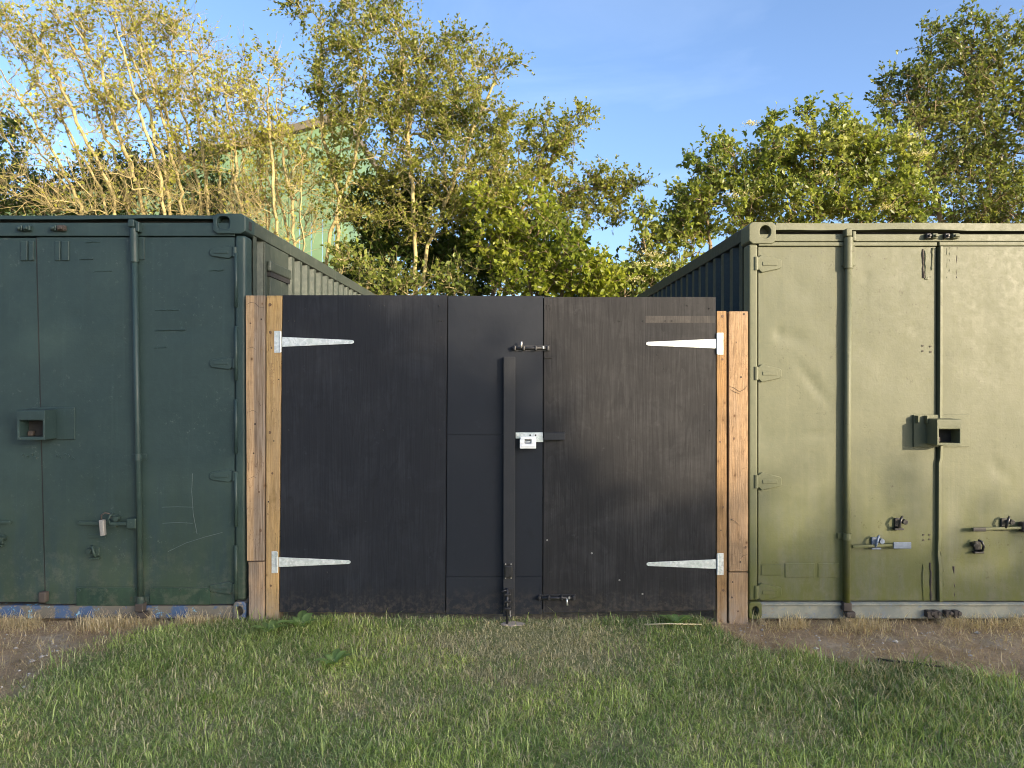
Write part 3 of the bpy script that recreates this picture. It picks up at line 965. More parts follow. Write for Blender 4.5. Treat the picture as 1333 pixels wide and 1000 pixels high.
# knurled weld bead running up the post
for k in range(5):
    za, zb = fz(330 + k * 95), fz(330 + k * 95 + 70)
    MB().tube([(fx(307.3), FR - 0.002, za), (fx(307.6), FR - 0.004, (za + zb) / 2), (fx(307.2), FR - 0.002, zb)], 0.011, 10).build('hinge_tube', 'paint_left', LC, smooth=True)
for (a, b, hc) in ((fx(277.5), LX1 + 0.003, fx(291)), (LX0 - 0.003, LX0 + 0.20, LX0 + 0.12)):
    casting(a, b, FR - 0.008, FR + 0.165, fz(304.5), LTOP + 0.004, hc, fz(290.5), 0.040, 0.042, 0, False).build('corner_casting', 'paint_left', LC, 0.007)
    a2, b2 = (b - 0.08, b) if a > -3 else (a, a + 0.08)
    casting(a2, b2, FR - 0.008, FR + 0.165, LBOT, LBOT + 0.115, (a2 + b2) / 2, LBOT + 0.055, 0.022, 0.030, 0).build('corner_casting', 'sill_left', LC, 0.006)
# dark plate painted as the shaded slot in the top casting's outer side
MB().box(LX1 + 0.0005, LX1 + 0.006, FR + 0.05, FR + 0.10, fz(297), fz(286)).build('casting_slot_dark', 'hole_dark', LC)
wavy_rail(LX0 + 0.205, fx(277.5) - 0.002, FR + 0.002, FR + 0.10, LTOP - 0.006, fz(285), 0.0028, 8).build('top_rail', 'paint_left', LC)
MB().box(LX0 + 0.205, fx(277.5) - 0.002, FR + 0.07, FR + 0.09, fz(296), fz(283)).build('slot_dark_plate', 'dark_void', LC)  # near-black plate painted as the shade inside this rail slot
MB().box(LX0 + 0.08, fx(304.6), FR + 0.010, FR + 0.065, fz(307.0), fz(289.5)).build('header', 'paint_left', LC, 0.004)
MB().box(LX0 + 0.08, fx(304.6), FR + 0.014, FR + 0.14, LBOT, fz(789.5)).build('sill', 'sill_left', LC, 0.004)
dl = [(fx(255), fz(560), 0.10, 0.16, 0.006, 0.1), (fx(120), fz(470), 0.14, 0.2, 0.005, 0.3), (fx(240), fz(430), 0.16, 0.05, 0.006, 0.1), (fx(110), fz(640), 0.08, 0.06, 0.006, 0)]
for _ in range(8):
    dl.append((rng_d.uniform(fx(60), fx(300)), rng_d.uniform(0.2, 2.3), rng_d.uniform(0.03, 0.1), rng_d.uniform(0.02, 0.06), rng_d.uniform(-0.004, 0.005), rng_d.uniform(0, 3)))
Vd, Fd = door_face(gapL + 0.005, fx(304), fz(787.5), fz(308.5), LD, 0.05, dl, 41, gaplean, 'L', 0.0013)
ld_r = np_mesh('door', Vd, Fd, 'paint_left', LC)
dl = []
for _ in range(8):
    dl.append((rng_d.uniform(fx(-150), fx(40)), rng_d.uniform(0.2, 2.3), rng_d.uniform(0.03, 0.1), rng_d.uniform(0.02, 0.06), rng_d.uniform(-0.004, 0.005), rng_d.uniform(0, 3)))
Vd, Fd = door_face(LX0 + 0.085, gapL - 0.005, fz(785), fz(309), LD + 0.003, 0.05, dl, 43, gaplean, 'R', 0.0013)
ld_l = np_mesh('door', Vd, Fd, 'paint_left', LC)
for dd in (ld_l, ld_r):
    sm = np.zeros(len(dd.data.polygons), dtype=bool)
    sm[:43 * 83] = True
    dd.data.polygons.foreach_set('use_smooth', sm)
MB().prism_y([(gapL - 0.0046 + gaplean, fz(785)), (gapL + 0.0046 + gaplean, fz(785)), (gapL + 0.0046, fz(309)), (gapL - 0.0046, fz(309))], LD + 0.0045, LD + 0.045).build('gasket', 'dark_void', ld_l)
for py in (328, 473, 620, 766):
    hinge(fx(303.5), fx(272), fz(py), LD, 0.085, 0.044, ld_r, 'paint_left', 0.012)
    hinge(LX0 + 0.09, LX0 + 0.25, fz(py), LD + 0.003, 0.085, 0.044, ld_l, 'paint_left', 0.012)
lock_rod(175.5, LD, fz(294), fz(793), fz(342), (fz(595), fz(780)), ld_r, 'paint_left', fx(184.5) - fx(175.5), 0.0185)
for (pxa, pxb, mm) in ((24, 31, 'paint_left'), (32, 41, 'paint_left'), (67, 75, 'paint_left'), (76, 86, 'rust')):
    MB().box(fx(pxa), fx(pxb), FR - 0.020, FR + 0.012, fz(301), fz(293.5)).box(fx(pxa + 1.5), fx(pxb - 1.5), FR - 0.034, FR - 0.019, fz(300), fz(295.5)).build('cam_keeper', mm, LC, 0.006)
for (a, b) in ((25, 34), (36, 42), (70, 76.5), (79, 88)):
    MB().box(fx(a), fx(b), LD - 0.009, LD + 0.004, fz(339), fz(313.5)).build('bracket_scar', 'paint_left', ld_l if a < 44 else ld_r, 0.004)
for k, (a, b, c_, d_) in enumerate(((109, 128, 315, 314), (102, 119, 337.5, 337), (119, 144, 353, 352), (200, 232, 404, 403), (200, 240, 430, 429.5), (199, 215, 453, 452.5), (270, 290, 352, 351))):
    scar(a, b, c_, d_, LD - 0.0005, 50 + k, 0.0035).build('weld_scar', 'paint_left', ld_r)
lbl = lock_box(22, 58, 534, 573, (40, 96, 530.5, 572.5), (25, 55.5, 547.5, 569), LD - 0.001, 0.132, ld_r, 'paint_left')
for k, (px, py) in enumerate(((27, 593), (33, 595), (39, 592), (44, 596), (72, 594), (77, 596), (83, 592), (87, 594), (93, 597))):
    MB().tube([(fx(px), LD - 0.006, fz(py)), (fx(px), LD + 0.004, fz(py))], 0.009, 8).build('bolt_stub', 'paint_left', ld_l if px < 48 else ld_r, 0.002)
h3 = handle_bar(105, 680.5, 180, 681.5, LD, 0.026, ld_r, 'paint_left')
MB().box(fx(168), fx(180), LD - 0.052, LD - 0.001, fz(687), fz(674)).build('handle_hub', 'paint_left', h3, 0.006)
catch(147, 677, LD, ld_r, 'paint_left', 1)
catch(124, 719, LD, ld_r, 'paint_left', -1)
MB().box(fx(113), fx(136), LD - 0.008, LD + 0.003, fz(701.5), fz(696)).build('bracket_scar', 'paint_left', ld_r, 0.003)
h4 = handle_bar(-60, 680, 16, 679.5, LD + 0.003, 0.022, ld_l, 'paint_left')
catch(-2, 703, LD + 0.003, ld_l, 'paint_left', 1)
pad = thing('padlock', 'small dull steel padlock hanging on the dark green container handle', 'padlock', (fx(139), LD - 0.06, fz(695)))
MB().prism_y([(fx(137), fz(695.5)), (fx(142.6), fz(694.8)), (fx(141.2), fz(674.6)), (fx(135), fz(675))], LD - 0.078, LD - 0.050).build('lock_body', 'lock_grey', pad, 0.004)
MB().tube([(fx(137.2), LD - 0.064, fz(675)), (fx(137.2), LD - 0.064, fz(669)), (fx(141), LD - 0.058, fz(666)), (fx(146), LD - 0.05, fz(668)), (fx(147), LD - 0.045, fz(673))], 0.0055, 8).build(
    'shackle', 'rust', pad, smooth=True)
for (a, b, za, zb) in ((98, 179, 766, 789.5), (194, 273, 766, 788)):
    o = MB().box(fx(a), fx(b), LD - 0.009, LD + 0.003, fz(zb), fz(za)).build('repair_plate', 'paint_left_plate', ld_r, 0.003)
    o['label'] = 'fresh dark green riveted repair plate'
    for q in range(3):
        px = a + 5 + q * (b - a - 10) / 2
        MB().tube([(fx(px), LD - 0.015, fz(za + 3)), (fx(px), LD - 0.006, fz(za + 3))], 0.008, 8).build('rivet', 'paint_left', o, 0.002)
MB().box(fx(52), fx(62), LD - 0.04, LD + 0.004, fz(784), fz(770)).build('door_stop', 'rust', ld_r, 0.01)
for k, pts in enumerate((((249, 617), (248, 640), (250, 670), (255, 696)), ((217, 719), (240, 708), (265, 700), (288, 694)), ((209, 661), (230, 660.5), (250, 661)), ((210, 682), (230, 681), (249, 682)))):
    MB().tube([(fx(a), LD - 0.0008, fz(b)) for a, b in pts], 0.0016, 5).build('scratch', 'scuff_light', ld_r)
# corrugated sides
corrugated_side('side_wall', LX1 - 0.012, 1, FR + 0.17, FR + LEN - 0.17, 0.12, LTOP - 0.10, 'paint_left_side', LC)
corrugated_side('side_wall', LX0 + 0.012, -1, FR + 0.17, FR + LEN - 0.17, 0.12, LTOP - 0.10, 'paint_left_side', LC)
for xa in (LX0 + 0.002, LX1 - 0.062):
    MB().box(xa, xa + 0.06, FR + 0.167, FR + LEN, LTOP - 0.105, LTOP - 0.012).build('side_rail', 'paint_left_side', LC, 0.006)
    MB().box(xa, xa + 0.06, FR + 0.167, FR + LEN, 0.01, 0.13).build('side_rail', 'paint_left_side', LC, 0.006)
MB().box(LX0 + 0.064, LX1 - 0.064, FR + 0.105, FR + LEN, LTOP - 0.06, LTOP - 0.03).build('roof', 'paint_left_side', LC)
MB().box(LX0 + 0.064, LX1 - 0.064, FR + LEN - 0.04, FR + LEN - 0.001, 0.12, LTOP - 0.065).build('end_wall', 'paint_left_side', LC)
o = MB().box(LX1 - 0.014, LX1 - 0.004, 5.08, 5.62, 1.45, LTOP - 0.11).build('marking_panel', 'paint_left_side', LC, 0.003)
vt = MB().box(LX1 - 0.003, LX1 + 0.030, 5.11, 5.59, 2.335, 2.41).build('vent', 'paint_left_side', LC, 0.012)
MB().box(LX1 - 0.003, LX1 + 0.022, 5.125, 5.575, 2.30, 2.334).build('vent_slot', 'hole_dark', vt)
MB().box(LX1 - 0.003, LX1 + 0.016, 5.14, 5.50, 2.02, 2.298).build('vent_plate', 'paint_left_side', vt, 0.004)


# ------------------------------------------------------------------ gate posts
def beam(name, mat, parent, px0, px1, py0, py1, y0, y1, px0b=None, px1b=None, bev=0.004):
    a, b = fx(px0), fx(px1)
    c_, d_ = fx(px0b if px0b is not None else px0), fx(px1b if px1b is not None else px1)
    n = 14
    r = random.Random(int(px0 * 7 + py0))
    mb = MB()
    vs, fs = [], []
    z0, z1 = fz(py1), fz(py0)
    for i in range(n + 1):
        t_ = i / n
        j = r.uniform(-0.0012, 0.0012)
        k = r.uniform(-0.0012, 0.0012)
        z = z0 + (z1 - z0) * t_
        xa, xb = c_ + (a - c_) * t_ + j, d_ + (b - d_) * t_ + k
        vs += [(xa, y0 + k, z), (xb, y0 + j, z), (xb, y1, z), (xa, y1, z)]
    for i in range(n):
        q, w_ = 4 * i, 4 * i + 4
        for s in range(4):
            e = (s + 1) % 4
            fs.append((q + s, q + e, w_ + e, w_ + s))
    fs += [(3, 2, 1, 0), (4 * n, 4 * n + 1, 4 * n + 2, 4 * n + 3)]
    mb.add(vs, fs)
    return mb.build(name, mat, parent, bev)


GY = FR - 0.004     # gate face
LP = thing('gate_post', 'pine gate post with greyed side board, beside the dark green container', 'gate post', (fx(320.6), FR - 0.012, 0.0), 'timber gate posts')
beam('post', 'timber_b', LP, 347.2, 367.4, 385, 812, GY - 0.003, GY + 0.095, 346.2, 362.6)
b1 = beam('board', 'timber_a', LP, 320.4, 345.9, 385, 729.8, GY - 0.008, GY + 0.037, 322.0, 345.0)
b2 = beam('board', 'timber_c', LP, 324.0, 345.0, 731.0, 811, GY - 0.010, GY + 0.035, 325, 344.8)
b2['label'] = 'short weathered brown lower board'
beam('board', 'timber_e', LP, 322.1, 346.0, 730.3, 811, GY + 0.0355, GY + 0.07, 323, 345.6)
for k, (pa, pb) in enumerate((((351, 470), (351, 477)), ((351, 473.5), (357, 473.5)), ((353, 480), (357, 486)), ((357, 480), (352, 487)), ((351, 490), (357, 491)), ((352, 495), (357, 500)), ((357, 495), (352, 500)))):
    MB().tube([(fx(pa[0]), GY - 0.0032, fz(pa[1])), (fx(pb[0]), GY - 0.0032, fz(pb[1]))], 0.0013, 4).build('stamp_mark', 'stamp_ink', LP)
RP = thing('gate_post', 'two-piece orange pine gate post, beside the olive container', 'gate post', (fx(932.5), FR - 0.012, 0.0), 'timber gate posts')
beam('post', 'timber_d', RP, 932.6, 945.3, 405, 812, GY - 0.003, GY + 0.095, 932.8, 945.8)
beam('board', 'timber_e', RP, 948.2, 973.2, 405.5, 743.6, GY - 0.006, GY + 0.045, 948.4, 973.2)
beam('board', 'timber_e', RP, 948.0, 972.8, 745.0, 814, GY - 0.008, GY + 0.043, 948.2, 972.8)

M['knot'] = simple('pine_knot', (0.085, 0.045, 0.022), 0.7, 0, 0.35, 90, 0.3)
M['knot_dark'] = simple('dark_pine_knot', (0.030, 0.018, 0.011), 0.75, 0, 0.3, 90, 0.3)


def knot(px, py, rx, rz, parent, yf, mat):
    r_ = random.Random(int(px * 13 + py))
    x, z = fx(px), fz(py)
    poly = []
    for i in range(12):
        a = 2 * math.pi * i / 12
        k = r_.uniform(0.82, 1.15)
        poly.append((x + math.cos(a) * rx * k, z + math.sin(a) * rz * k))
    MB().prism_y(poly, yf - 0.0008, yf + 0.004).build('knot', mat, parent)


def crack(pts, parent, yf, w=0.0014):
    MB().tube([(fx(a), yf - 0.0004, fz(b)) for a, b in pts], [w * (0.4 if i in (0, len(pts) - 1) else 1) for i in range(len(pts))], 5).build('crack', 'knot_dark', parent)


for (px, py, rx, rz, m_) in ((352, 397, 0.011, 0.012, 'knot'), (352.5, 433, 0.009, 0.011, 'knot'), (354, 453, 0.006, 0.008, 'knot'), (363.5, 494, 0.004, 0.005, 'knot_dark'), (352, 563, 0.009, 0.010, 'knot'),
                             (355, 616, 0.006, 0.008, 'knot'), (357, 574, 0.004, 0.005, 'knot_dark'), (353, 762, 0.007, 0.008, 'knot'), (350, 653, 0.004, 0.006, 'knot_dark')):
    knot(px, py, rx, rz, LP, GY - 0.0040, m_)
for (px, py, rx, rz, m_) in ((341, 416, 0.005, 0.006, 'knot_dark'), (327, 421, 0.006, 0.005, 'knot'), (333, 552, 0.006, 0.007, 'knot_dark'), (338, 640, 0.006, 0.008, 'knot'), (331, 590, 0.005, 0.006, 'knot_dark'), (340, 690, 0.008, 0.012, 'knot')):
    knot(px, py, rx, rz, LP, GY - 0.0088, m_)
for pts in (((322, 397), (327, 394), (333, 395), (338, 400), (345, 401)), ((323, 454), (329, 452), (334, 455)), ((323, 537), (330, 534), (336, 537)), ((323, 624), (331, 620), (335, 622)), ((337, 522), (340, 528), (343, 526)), ((323, 560), (328, 559))):
    crack(pts, LP, GY - 0.0088)
for (px, py, rx, rz, m_) in ((940, 412, 0.009, 0.010, 'knot'), (940, 468, 0.007, 0.008, 'knot'), (937, 575, 0.006, 0.007, 'knot'), (941, 660, 0.006, 0.008, 'knot'), (941, 768, 0.009, 0.009, 'knot'), (938, 690, 0.004, 0.005, 'knot_dark')):
    knot(px, py, rx, rz, RP, GY - 0.0040, m_)
for (px, py, rx, rz, m_) in ((968, 409, 0.005, 0.006, 'knot_dark'), (964, 491, 0.006, 0.006, 'knot_dark'), (958, 446, 0.004, 0.005, 'knot'), (970, 712, 0.006, 0.010, 'knot'), (955, 571, 0.006, 0.010, 'knot'), (963, 731, 0.005, 0.007, 'knot_dark'), (952, 676, 0.004, 0.006, 'knot_dark')):
    knot(px, py, rx, rz, RP, GY - 0.0072, m_)
for pts in (((949, 503), (955, 505), (962, 510), (968, 507), (972, 502)), ((950, 507), (957, 511), (963, 513)), ((949, 675), (956, 678), (962, 684)), ((963, 727), (967, 723), (972, 721)), ((966, 610), (972, 608))):
    crack(pts, RP, GY - 0.0072)
for (px, py, rx, rz, m_) in ((953, 757, 0.004, 0.005, 'knot_dark'), (952, 777, 0.005, 0.007, 'knot_dark'), (960, 795, 0.006, 0.006, 'knot')):
    knot(px, py, rx, rz, RP, GY - 0.0092, m_)

# ------------------------------------------------------------------ gate leaves
LG = thing('gate_leaf', 'wide black plywood gate leaf with upright batten and smooth middle boards', 'gate', (fx(368.5), FR, 0.03), 'pair of black gate leaves')
RG = thing('gate_leaf', 'grainy worn black plywood gate leaf, hung on the orange pine post', 'gate', (fx(932), FR, 0.03), 'pair of black gate leaves')


def panel(name, mat, parent, px0, px1, py0, py1, y0, y1, px0b=None, px1b=None, py1b=None):
    a, b = fx(px0), fx(px1)
    c_, d_ = fx(px0b or px0), fx(px1b or px1)
    za = fz(py1)
    poly = [(c_, fz(py1)), (d_, fz(py1b or py1)), (b, fz(py0)), (a, fz(py0))]
    return MB().prism_y(poly, y0, y1).build(name, mat, parent, 0.0012 if mat == 'ply_smooth' else 0.0025)


panel('plywood_panel', 'ply_left', LG, 368.2, 582.4, 384.4, 796.5, GY, GY + 0.018, 364.4, 579.6, 798)
panel('board', 'ply_smooth', LG, 583.6, 706.6, 385.5, 565.85, GY - 0.004, GY + 0.016, 582.4, 706.2)
panel('board', 'ply_smooth', LG, 582.4, 706.2, 566.1, 749.85, GY - 0.0035, GY + 0.016, 581.2, 705.8)
panel('board', 'ply_smooth', LG, 581.2, 705.8, 750.2, 798.8, GY - 0.0045, GY + 0.016, 580.8, 705.6)
panel('plywood_panel', 'ply_right', RG, 708.0, 931.4, 386.8, 797.5, GY - 0.0015, GY + 0.0165, 706.8, 931.2, 794.5)
# framing behind the leaves; dark strips added to block light through the seams
MB().box(fx(370), fx(570), GY + 0.019, GY + 0.065, fz(440), fz(415)).build('back_rail', 'timber_c', LG, 0.003)
MB().box(fx(370), fx(570), GY + 0.019, GY + 0.065, fz(745), fz(720)).build('back_rail', 'timber_c', LG, 0.003)
MB().box(fx(720), fx(930), GY + 0.019, GY + 0.065, fz(440), fz(415)).build('back_rail', 'timber_c', RG, 0.003)
MB().box(fx(720), fx(930), GY + 0.019, GY + 0.065, fz(745), fz(720)).build('back_rail', 'timber_c', RG, 0.003)
MB().box(fx(572), fx(592), GY + 0.0195, GY + 0.06, fz(796), fz(386)).build('seam_light_stop', 'hole_dark', LG)
MB().box(fx(697), fx(716), GY + 0.0195, GY + 0.06, fz(794), fz(388)).build('seam_light_stop', 'hole_dark', LG)
MB().box(fx(593), fx(696), GY + 0.0195, GY + 0.04, fz(572), fz(560)).build('seam_light_stop', 'hole_dark', LG)
batten = panel('batten', 'strip_paint', LG, 655.6, 670.6, 465, 799, GY - 0.046, GY - 0.0052, 655.2, 670.2)
# rubbed ghost of an older strap, and a dark strip drawn for a nick
panel('strap_mark', 'ply_mark', RG, 840, 930.6, 411.5, 420.5, GY - 0.0022, GY - 0.0008)
MB().box(fx(708.6), fx(719), GY - 0.009, GY - 0.0016, fz(467), fz(465)).build('nick_strip', 'hole_dark', RG, 0.001)
rsc = random.Random(3)
for (par, x0, x1, n) in ((RG, 712, 926, 26), (LG, 375, 578, 16), (LG, 588, 650, 5)):
    for k in range(n):
        px = rsc.uniform(x0, x1) if k % 2 else (x0 + rsc.uniform(0, 6) if rsc.random() < .5 else x1 - rsc.uniform(0, 6))
        py = rsc.choice([398, 402, 418, 560, 745, 785, rsc.uniform(400, 780)])
        MB().tube([(fx(px), GY - 0.0058, fz(py)), (fx(px), GY + 0.001, fz(py))], 0.0045, 7).build('screw_head', 'hole_dark', par)
for k, (px, py) in enumerate(((836, 773), (806, 755), (712, 703), (770, 720))):
    MB().tube([(fx(px), GY - 0.004, fz(py)), (fx(px) + 0.002, GY + 0.001, fz(py))], 0.006, 7).build('screw_head', 'lock_grey', RG)


def tee_hinge(parent, xpost0, xpost1, xs0, tip, zc, hplate, hs, yplate, ystrap, label=None):
    """T-hinge: upright plate on the post, long tapering strap on the leaf"""
    s = 1 if tip > xs0 else -1
    pl = MB().box(min(xpost0, xpost1), max(xpost0, xpost1), yplate - 0.004, yplate, zc - hplate / 2, zc + hplate / 2).build('strap_hinge', 'galv', parent, 0.0015)
    kx = xpost1
    MB().tube([(kx, yplate - 0.006, zc - hplate / 2 + 0.004), (kx, yplate - 0.006, zc + hplate / 2 - 0.004)], 0.0065, 10).build('hinge_knuckle', 'galv', pl, smooth=False)
    e = 0.012
    poly = [(xs0, zc - hs / 2), (tip - s * e, zc - e), (tip, zc - e * 0.5), (tip, zc + e * 0.5), (tip - s * e, zc + e), (xs0, zc + hs / 2)]
    if s < 0:
        poly = poly[::-1]
    st = MB().prism_y(poly, ystrap - 0.004, ystrap - 0.0002).build('strap', 'galv', pl, 0.0015)
    for q in (0.12, 0.35, 0.62, 0.88):
        x = xs0 + (tip - xs0) * q
        z = zc + (0.008 if q < 0.5 else 0.0) * (1 if q < 0.2 else -1)
        MB().tube([(x, ystrap - 0.0075, z), (x, ystrap - 0.003, z)], 0.005, 8).build('screw', 'bright_steel', pl)
    for q in (-0.36, -0.12, 0.12, 0.36):
        x = (xpost0 + xpost1) / 2 - s * 0.006
        MB().tube([(x, yplate - 0.0075, zc + hplate * q), (x, yplate - 0.003, zc + hplate * q)], 0.005, 8).build('screw', 'bright_steel', pl)
    return pl


tee_hinge(LG, fx(357.6), fx(366.0), fx(367.6), fx(461), fz(445.2), 0.142, 0.064, GY - 0.0032, GY)
tee_hinge(LG, fx(354.2), fx(361.4), fx(363.0), fx(456.5), fz(731.5), 0.142, 0.064, GY - 0.0032, GY)
tee_hinge(RG, fx(941.0), fx(933.2), fx(931.6), fx(841), fz(447.6), 0.142, 0.062, GY - 0.0032, GY - 0.0023)
tee_hinge(RG, fx(941.4), fx(933.4), fx(931.8), fx(841.5), fz(734.0), 0.142, 0.062, GY - 0.0032, GY - 0.0023)


def barrel_bolt(parent, pxa, pxb, py, pxk, kdir, yb):
    """horizontal tower bolt: back plate, straps, bar and turned knob"""
    z = fz(py)
    a, b = fx(pxa), fx(pxb)
    w_ = b - a
    pl = MB().box(a + 0.01, b, yb - 0.003, yb, z - 0.019, z + 0.019).build('sliding_bolt', 'black_metal', parent, 0.001)
    MB().tube([(a - 0.004, yb - 0.017, z), (b - 0.006, yb - 0.017, z)], 0.0085, 12).build('bolt_bar', 'black_metal', pl, smooth=True)
    for q in (0.06, 0.3, 0.62, 0.93):
        x = a + w_ * q
        MB().box(x - 0.009, x + 0.009, yb - 0.029, yb - 0.0031, z - 0.015, z + 0.015).build('bolt_strap', 'black_metal', pl, 0.005)
    xk = fx(pxk)
    MB().tube([(xk, yb - 0.018, z), (xk, yb - 0.03, z + kdir * 0.012), (xk + 0.002, yb - 0.034, z + kdir * 0.042)], [0.006, 0.0055, 0.006], 8).build('bolt_knob', 'bright_steel', pl, smooth=True)
    MB().box(a + w_ * 0.80, a + w_ * 0.84, yb - 0.030, yb - 0.026, z - 0.004, z + 0.012).build('glint_pin', 'bright_steel', pl)
    return pl


barrel_bolt(LG, 667, 716, 453.5, 678.5, 1, GY - 0.0048)
barrel_bolt(RG, 699, 749.5, 777, 737.5, -1, GY - 0.0052)

# hasp, block and padlock
blk = panel('hasp_block', 'strip_paint', RG, 707.6, 735, 562.6, 572.4, GY - 0.036, GY - 0.0018)
hp = MB().box(fx(671.2), fx(706.6), GY - 0.020, GY - 0.0055, fz(570.6), fz(562.8)).build('hasp', 'galv', LG, 0.002)
for px in (674, 679, 690, 697, 703):
    MB().tube([(fx(px), GY - 0.024, fz(566.2)), (fx(px), GY - 0.019, fz(566.2))], 0.006, 8).build('screw', 'black_metal' if px in (690, 697) else 'bright_steel', hp)
MB().box(fx(690), fx(707), GY - 0.022, GY - 0.0206, fz(575), fz(570.0)).build('hasp_tongue', 'galv', hp, 0.001)
PK = thing('padlock', 'pale block padlock on the gate hasp', 'padlock', (fx(687), GY - 0.04, fz(583)))
x0, x1 = fx(676.6), fx(697.4)
lk = MB()
lk.box(x0, x1, GY - 0.062, GY - 0.026, fz(582.8), fz(576.6))
lk.box(x0, fx(682.8), GY - 0.062, GY - 0.026, fz(576.6), fz(571.0))
lk.box(fx(691.4), x1, GY - 0.062, GY - 0.026, fz(576.6), fz(571.0))
lk.box(x0 + 0.003, x1 - 0.003, GY - 0.060, GY - 0.028, fz(571.0), fz(567.8))
lk.build('lock_body', 'lock_white', PK, 0.003)
MB().tube([(fx(683.2), GY - 0.045, fz(574.3)), (fx(691), GY - 0.045, fz(574.3))], 0.008, 10).build('shackle', 'bright_steel', PK, smooth=True)
MB().box(x0 + 0.004, x1 - 0.004, GY - 0.0632, GY - 0.0618, fz(580.9), fz(580.4)).build('body_groove', 'lock_grey', PK)

# drop bolt down the batten
db = MB().box(fx(656.2), fx(667.6), GY - 0.051, GY - 0.0465, fz(751), fz(729.5)).build('drop_bolt', 'black_metal', LG, 0.002)
MB().box(fx(657.5), fx(666.5), GY - 0.064, GY - 0.0515, fz(748.5), fz(733.5)).build('bolt_cover', 'black_metal', db, 0.004)
for (px, py) in ((658.2, 731.5), (665.4, 731.5), (658.2, 749.3), (665.4, 749.3)):
    MB().tube([(fx(px), GY - 0.056, fz(py)), (fx(px), GY - 0.050, fz(py))], 0.005, 8).build('screw', 'lock_grey', db)
MB().box(fx(655.8), fx(667.8), GY - 0.050, GY - 0.0465, fz(790), fz(763)).build('bolt_plate', 'black_metal', db, 0.002)
MB().tube([(fx(660.6), GY - 0.062, fz(762)), (fx(660.2), GY - 0.062, -0.03)], 0.0085, 10).build('bolt_rod', 'black_metal', db, smooth=True)
MB().tube([(fx(660.6), GY - 0.062, fz(765)), (fx(657), GY - 0.075, fz(764)), (fx(653.6), GY - 0.078, fz(766))], 0.006, 8).build('bolt_lever', 'black_metal', db, smooth=True)
for py in (770, 779, 788):
    MB().box(fx(656.6), fx(665), GY - 0.075, GY - 0.0505, fz(py + 1.8), fz(py - 1.8)).build('bolt_strap', 'black_metal', db, 0.004)
MB().tube([(fx(664.2), GY - 0.070, fz(790)), (fx(664.2), GY - 0.070, fz(798))], 0.004, 8).build('bolt_pin', 'lock_grey', db)

# small concrete socket in the turf for the drop bolt
r = random.Random(9)
pts = []
for i in range(18):
    a = 2 * math.pi * i / 18
    pts.append((fx(668) + math.cos(a) * 0.085 * r.uniform(0.7, 1.15), FR - 0.065 + math.sin(a) * 0.045 * r.uniform(0.7, 1.15)))
mb = MB()
n = len(pts)
mb.add([(x, y, 0.004) for x, y in pts] + [(x * 1.0, y, -0.05) for x, y in pts], [tuple(range(n))] + [(i, i + n, (i + 1) % n + n, (i + 1) % n) for i in range(n)])
tag(mb.build('concrete_pad', 'concrete', None, org=(fx(668), FR - 0.065, 0.0)), 'rough pale concrete pad in the grass under the drop bolt', 'concrete pad')

# ------------------------------------------------------------------ barn
BY = 20.0
barn = thing('barn', 'tall green clad barn with a dark sloping roof edge behind the trees', 'barn', (PX(230, BY), BY, 0.0))


def roof_z(px):
    return PZ(276 - 118 * px / 445.0, BY)


sheet_w = 15.0
bx_ = -105.0
r = random.Random(21)
while bx_ < 444:
    a, b = bx_ + 0.35, min(bx_ + sheet_w - 0.35, 445)
    mb = MB()
    xa, xb = PX(a, BY), PX(b, BY)
    za, zb = roof_z(a) - 0.02, roof_z(b) - 0.02
    dy = r.uniform(-0.006, 0.006)
    mb.prism_y([(xa, 0.02), (xb, 0.02), (xb, zb), (xa, za)], BY + dy, BY + 0.03 + dy)
    o = mb.build('cladding_sheet', 'barn_green', barn, 0.008)
    bx_ += sheet_w
MB().box(PX(-105, BY), PX(445, BY), BY + 0.045, BY + 0.08, 0.02, 4.0).build('backing_wall', 'roof_dark', barn)
ra, rb_ = -112.0, 450.0
MB().prism_y([(PX(ra, BY), roof_z(ra) + 0.0), (PX(rb_, BY), roof_z(rb_) + 0.0), (PX(rb_, BY), roof_z(rb_) + 0.22), (PX(ra, BY), roof_z(ra) + 0.22)], BY - 0.18, BY + 9).build('roof', 'roof_dark', barn, 0.02)
MB().box(PX(445, BY) - 0.02, PX(445, BY) + 0.02, BY + 0.1, BY + 9, 0.02, roof_z(445)).build('side_wall', 'barn_green', barn)


# ------------------------------------------------------------------ trees
class Skel:
    def __init__(self):
        self.p, self.par = [], []

    def add(self, p, par):
        self.p.append(np.array(p, dtype=float))
        self.par.append(par)
        return len(self.p) - 1


def tubes_mesh(P0, P1, R0, R1, nseg=5):
    """many tapered tube segments at once"""
    P0, P1 = np.asarray(P0), np.asarray(P1)
    n = len(P0)
    d_ = P1 - P0
    L = np.linalg.norm(d_, axis=1, keepdims=True) + 1e-9
    d_ = d_ / L
    ref = np.where(np.abs(d_[:, 2:3]) < 0.9, np.array([[0, 0, 1.0]]), np.array([[1.0, 0, 0]]))
    s = np.cross(d_, ref)
    s /= np.linalg.norm(s, axis=1, keepdims=True) + 1e-9
    u = np.cross(s, d_)
    an = 2 * np.pi * np.arange(nseg) / nseg
    ring = s[:, None, :] * np.cos(an)[None, :, None] + u[:, None, :] * np.sin(an)[None, :, None]
    A = P0[:, None, :] + ring * np.asarray(R0)[:, None, None]
    B = P1[:, None, :] + ring * np.asarray(R1)[:, None, None]
    V_ = np.concatenate([A, B], 1).reshape(-1, 3)
    base = (np.arange(n) * 2 * nseg)[:, None]
    j = np.arange(nseg)
    k = (j + 1) % nseg
    F_ = np.stack([base + j, base + k, base + nseg + k, base + nseg + j], -1).reshape(-1, 4)
    return V_, F_


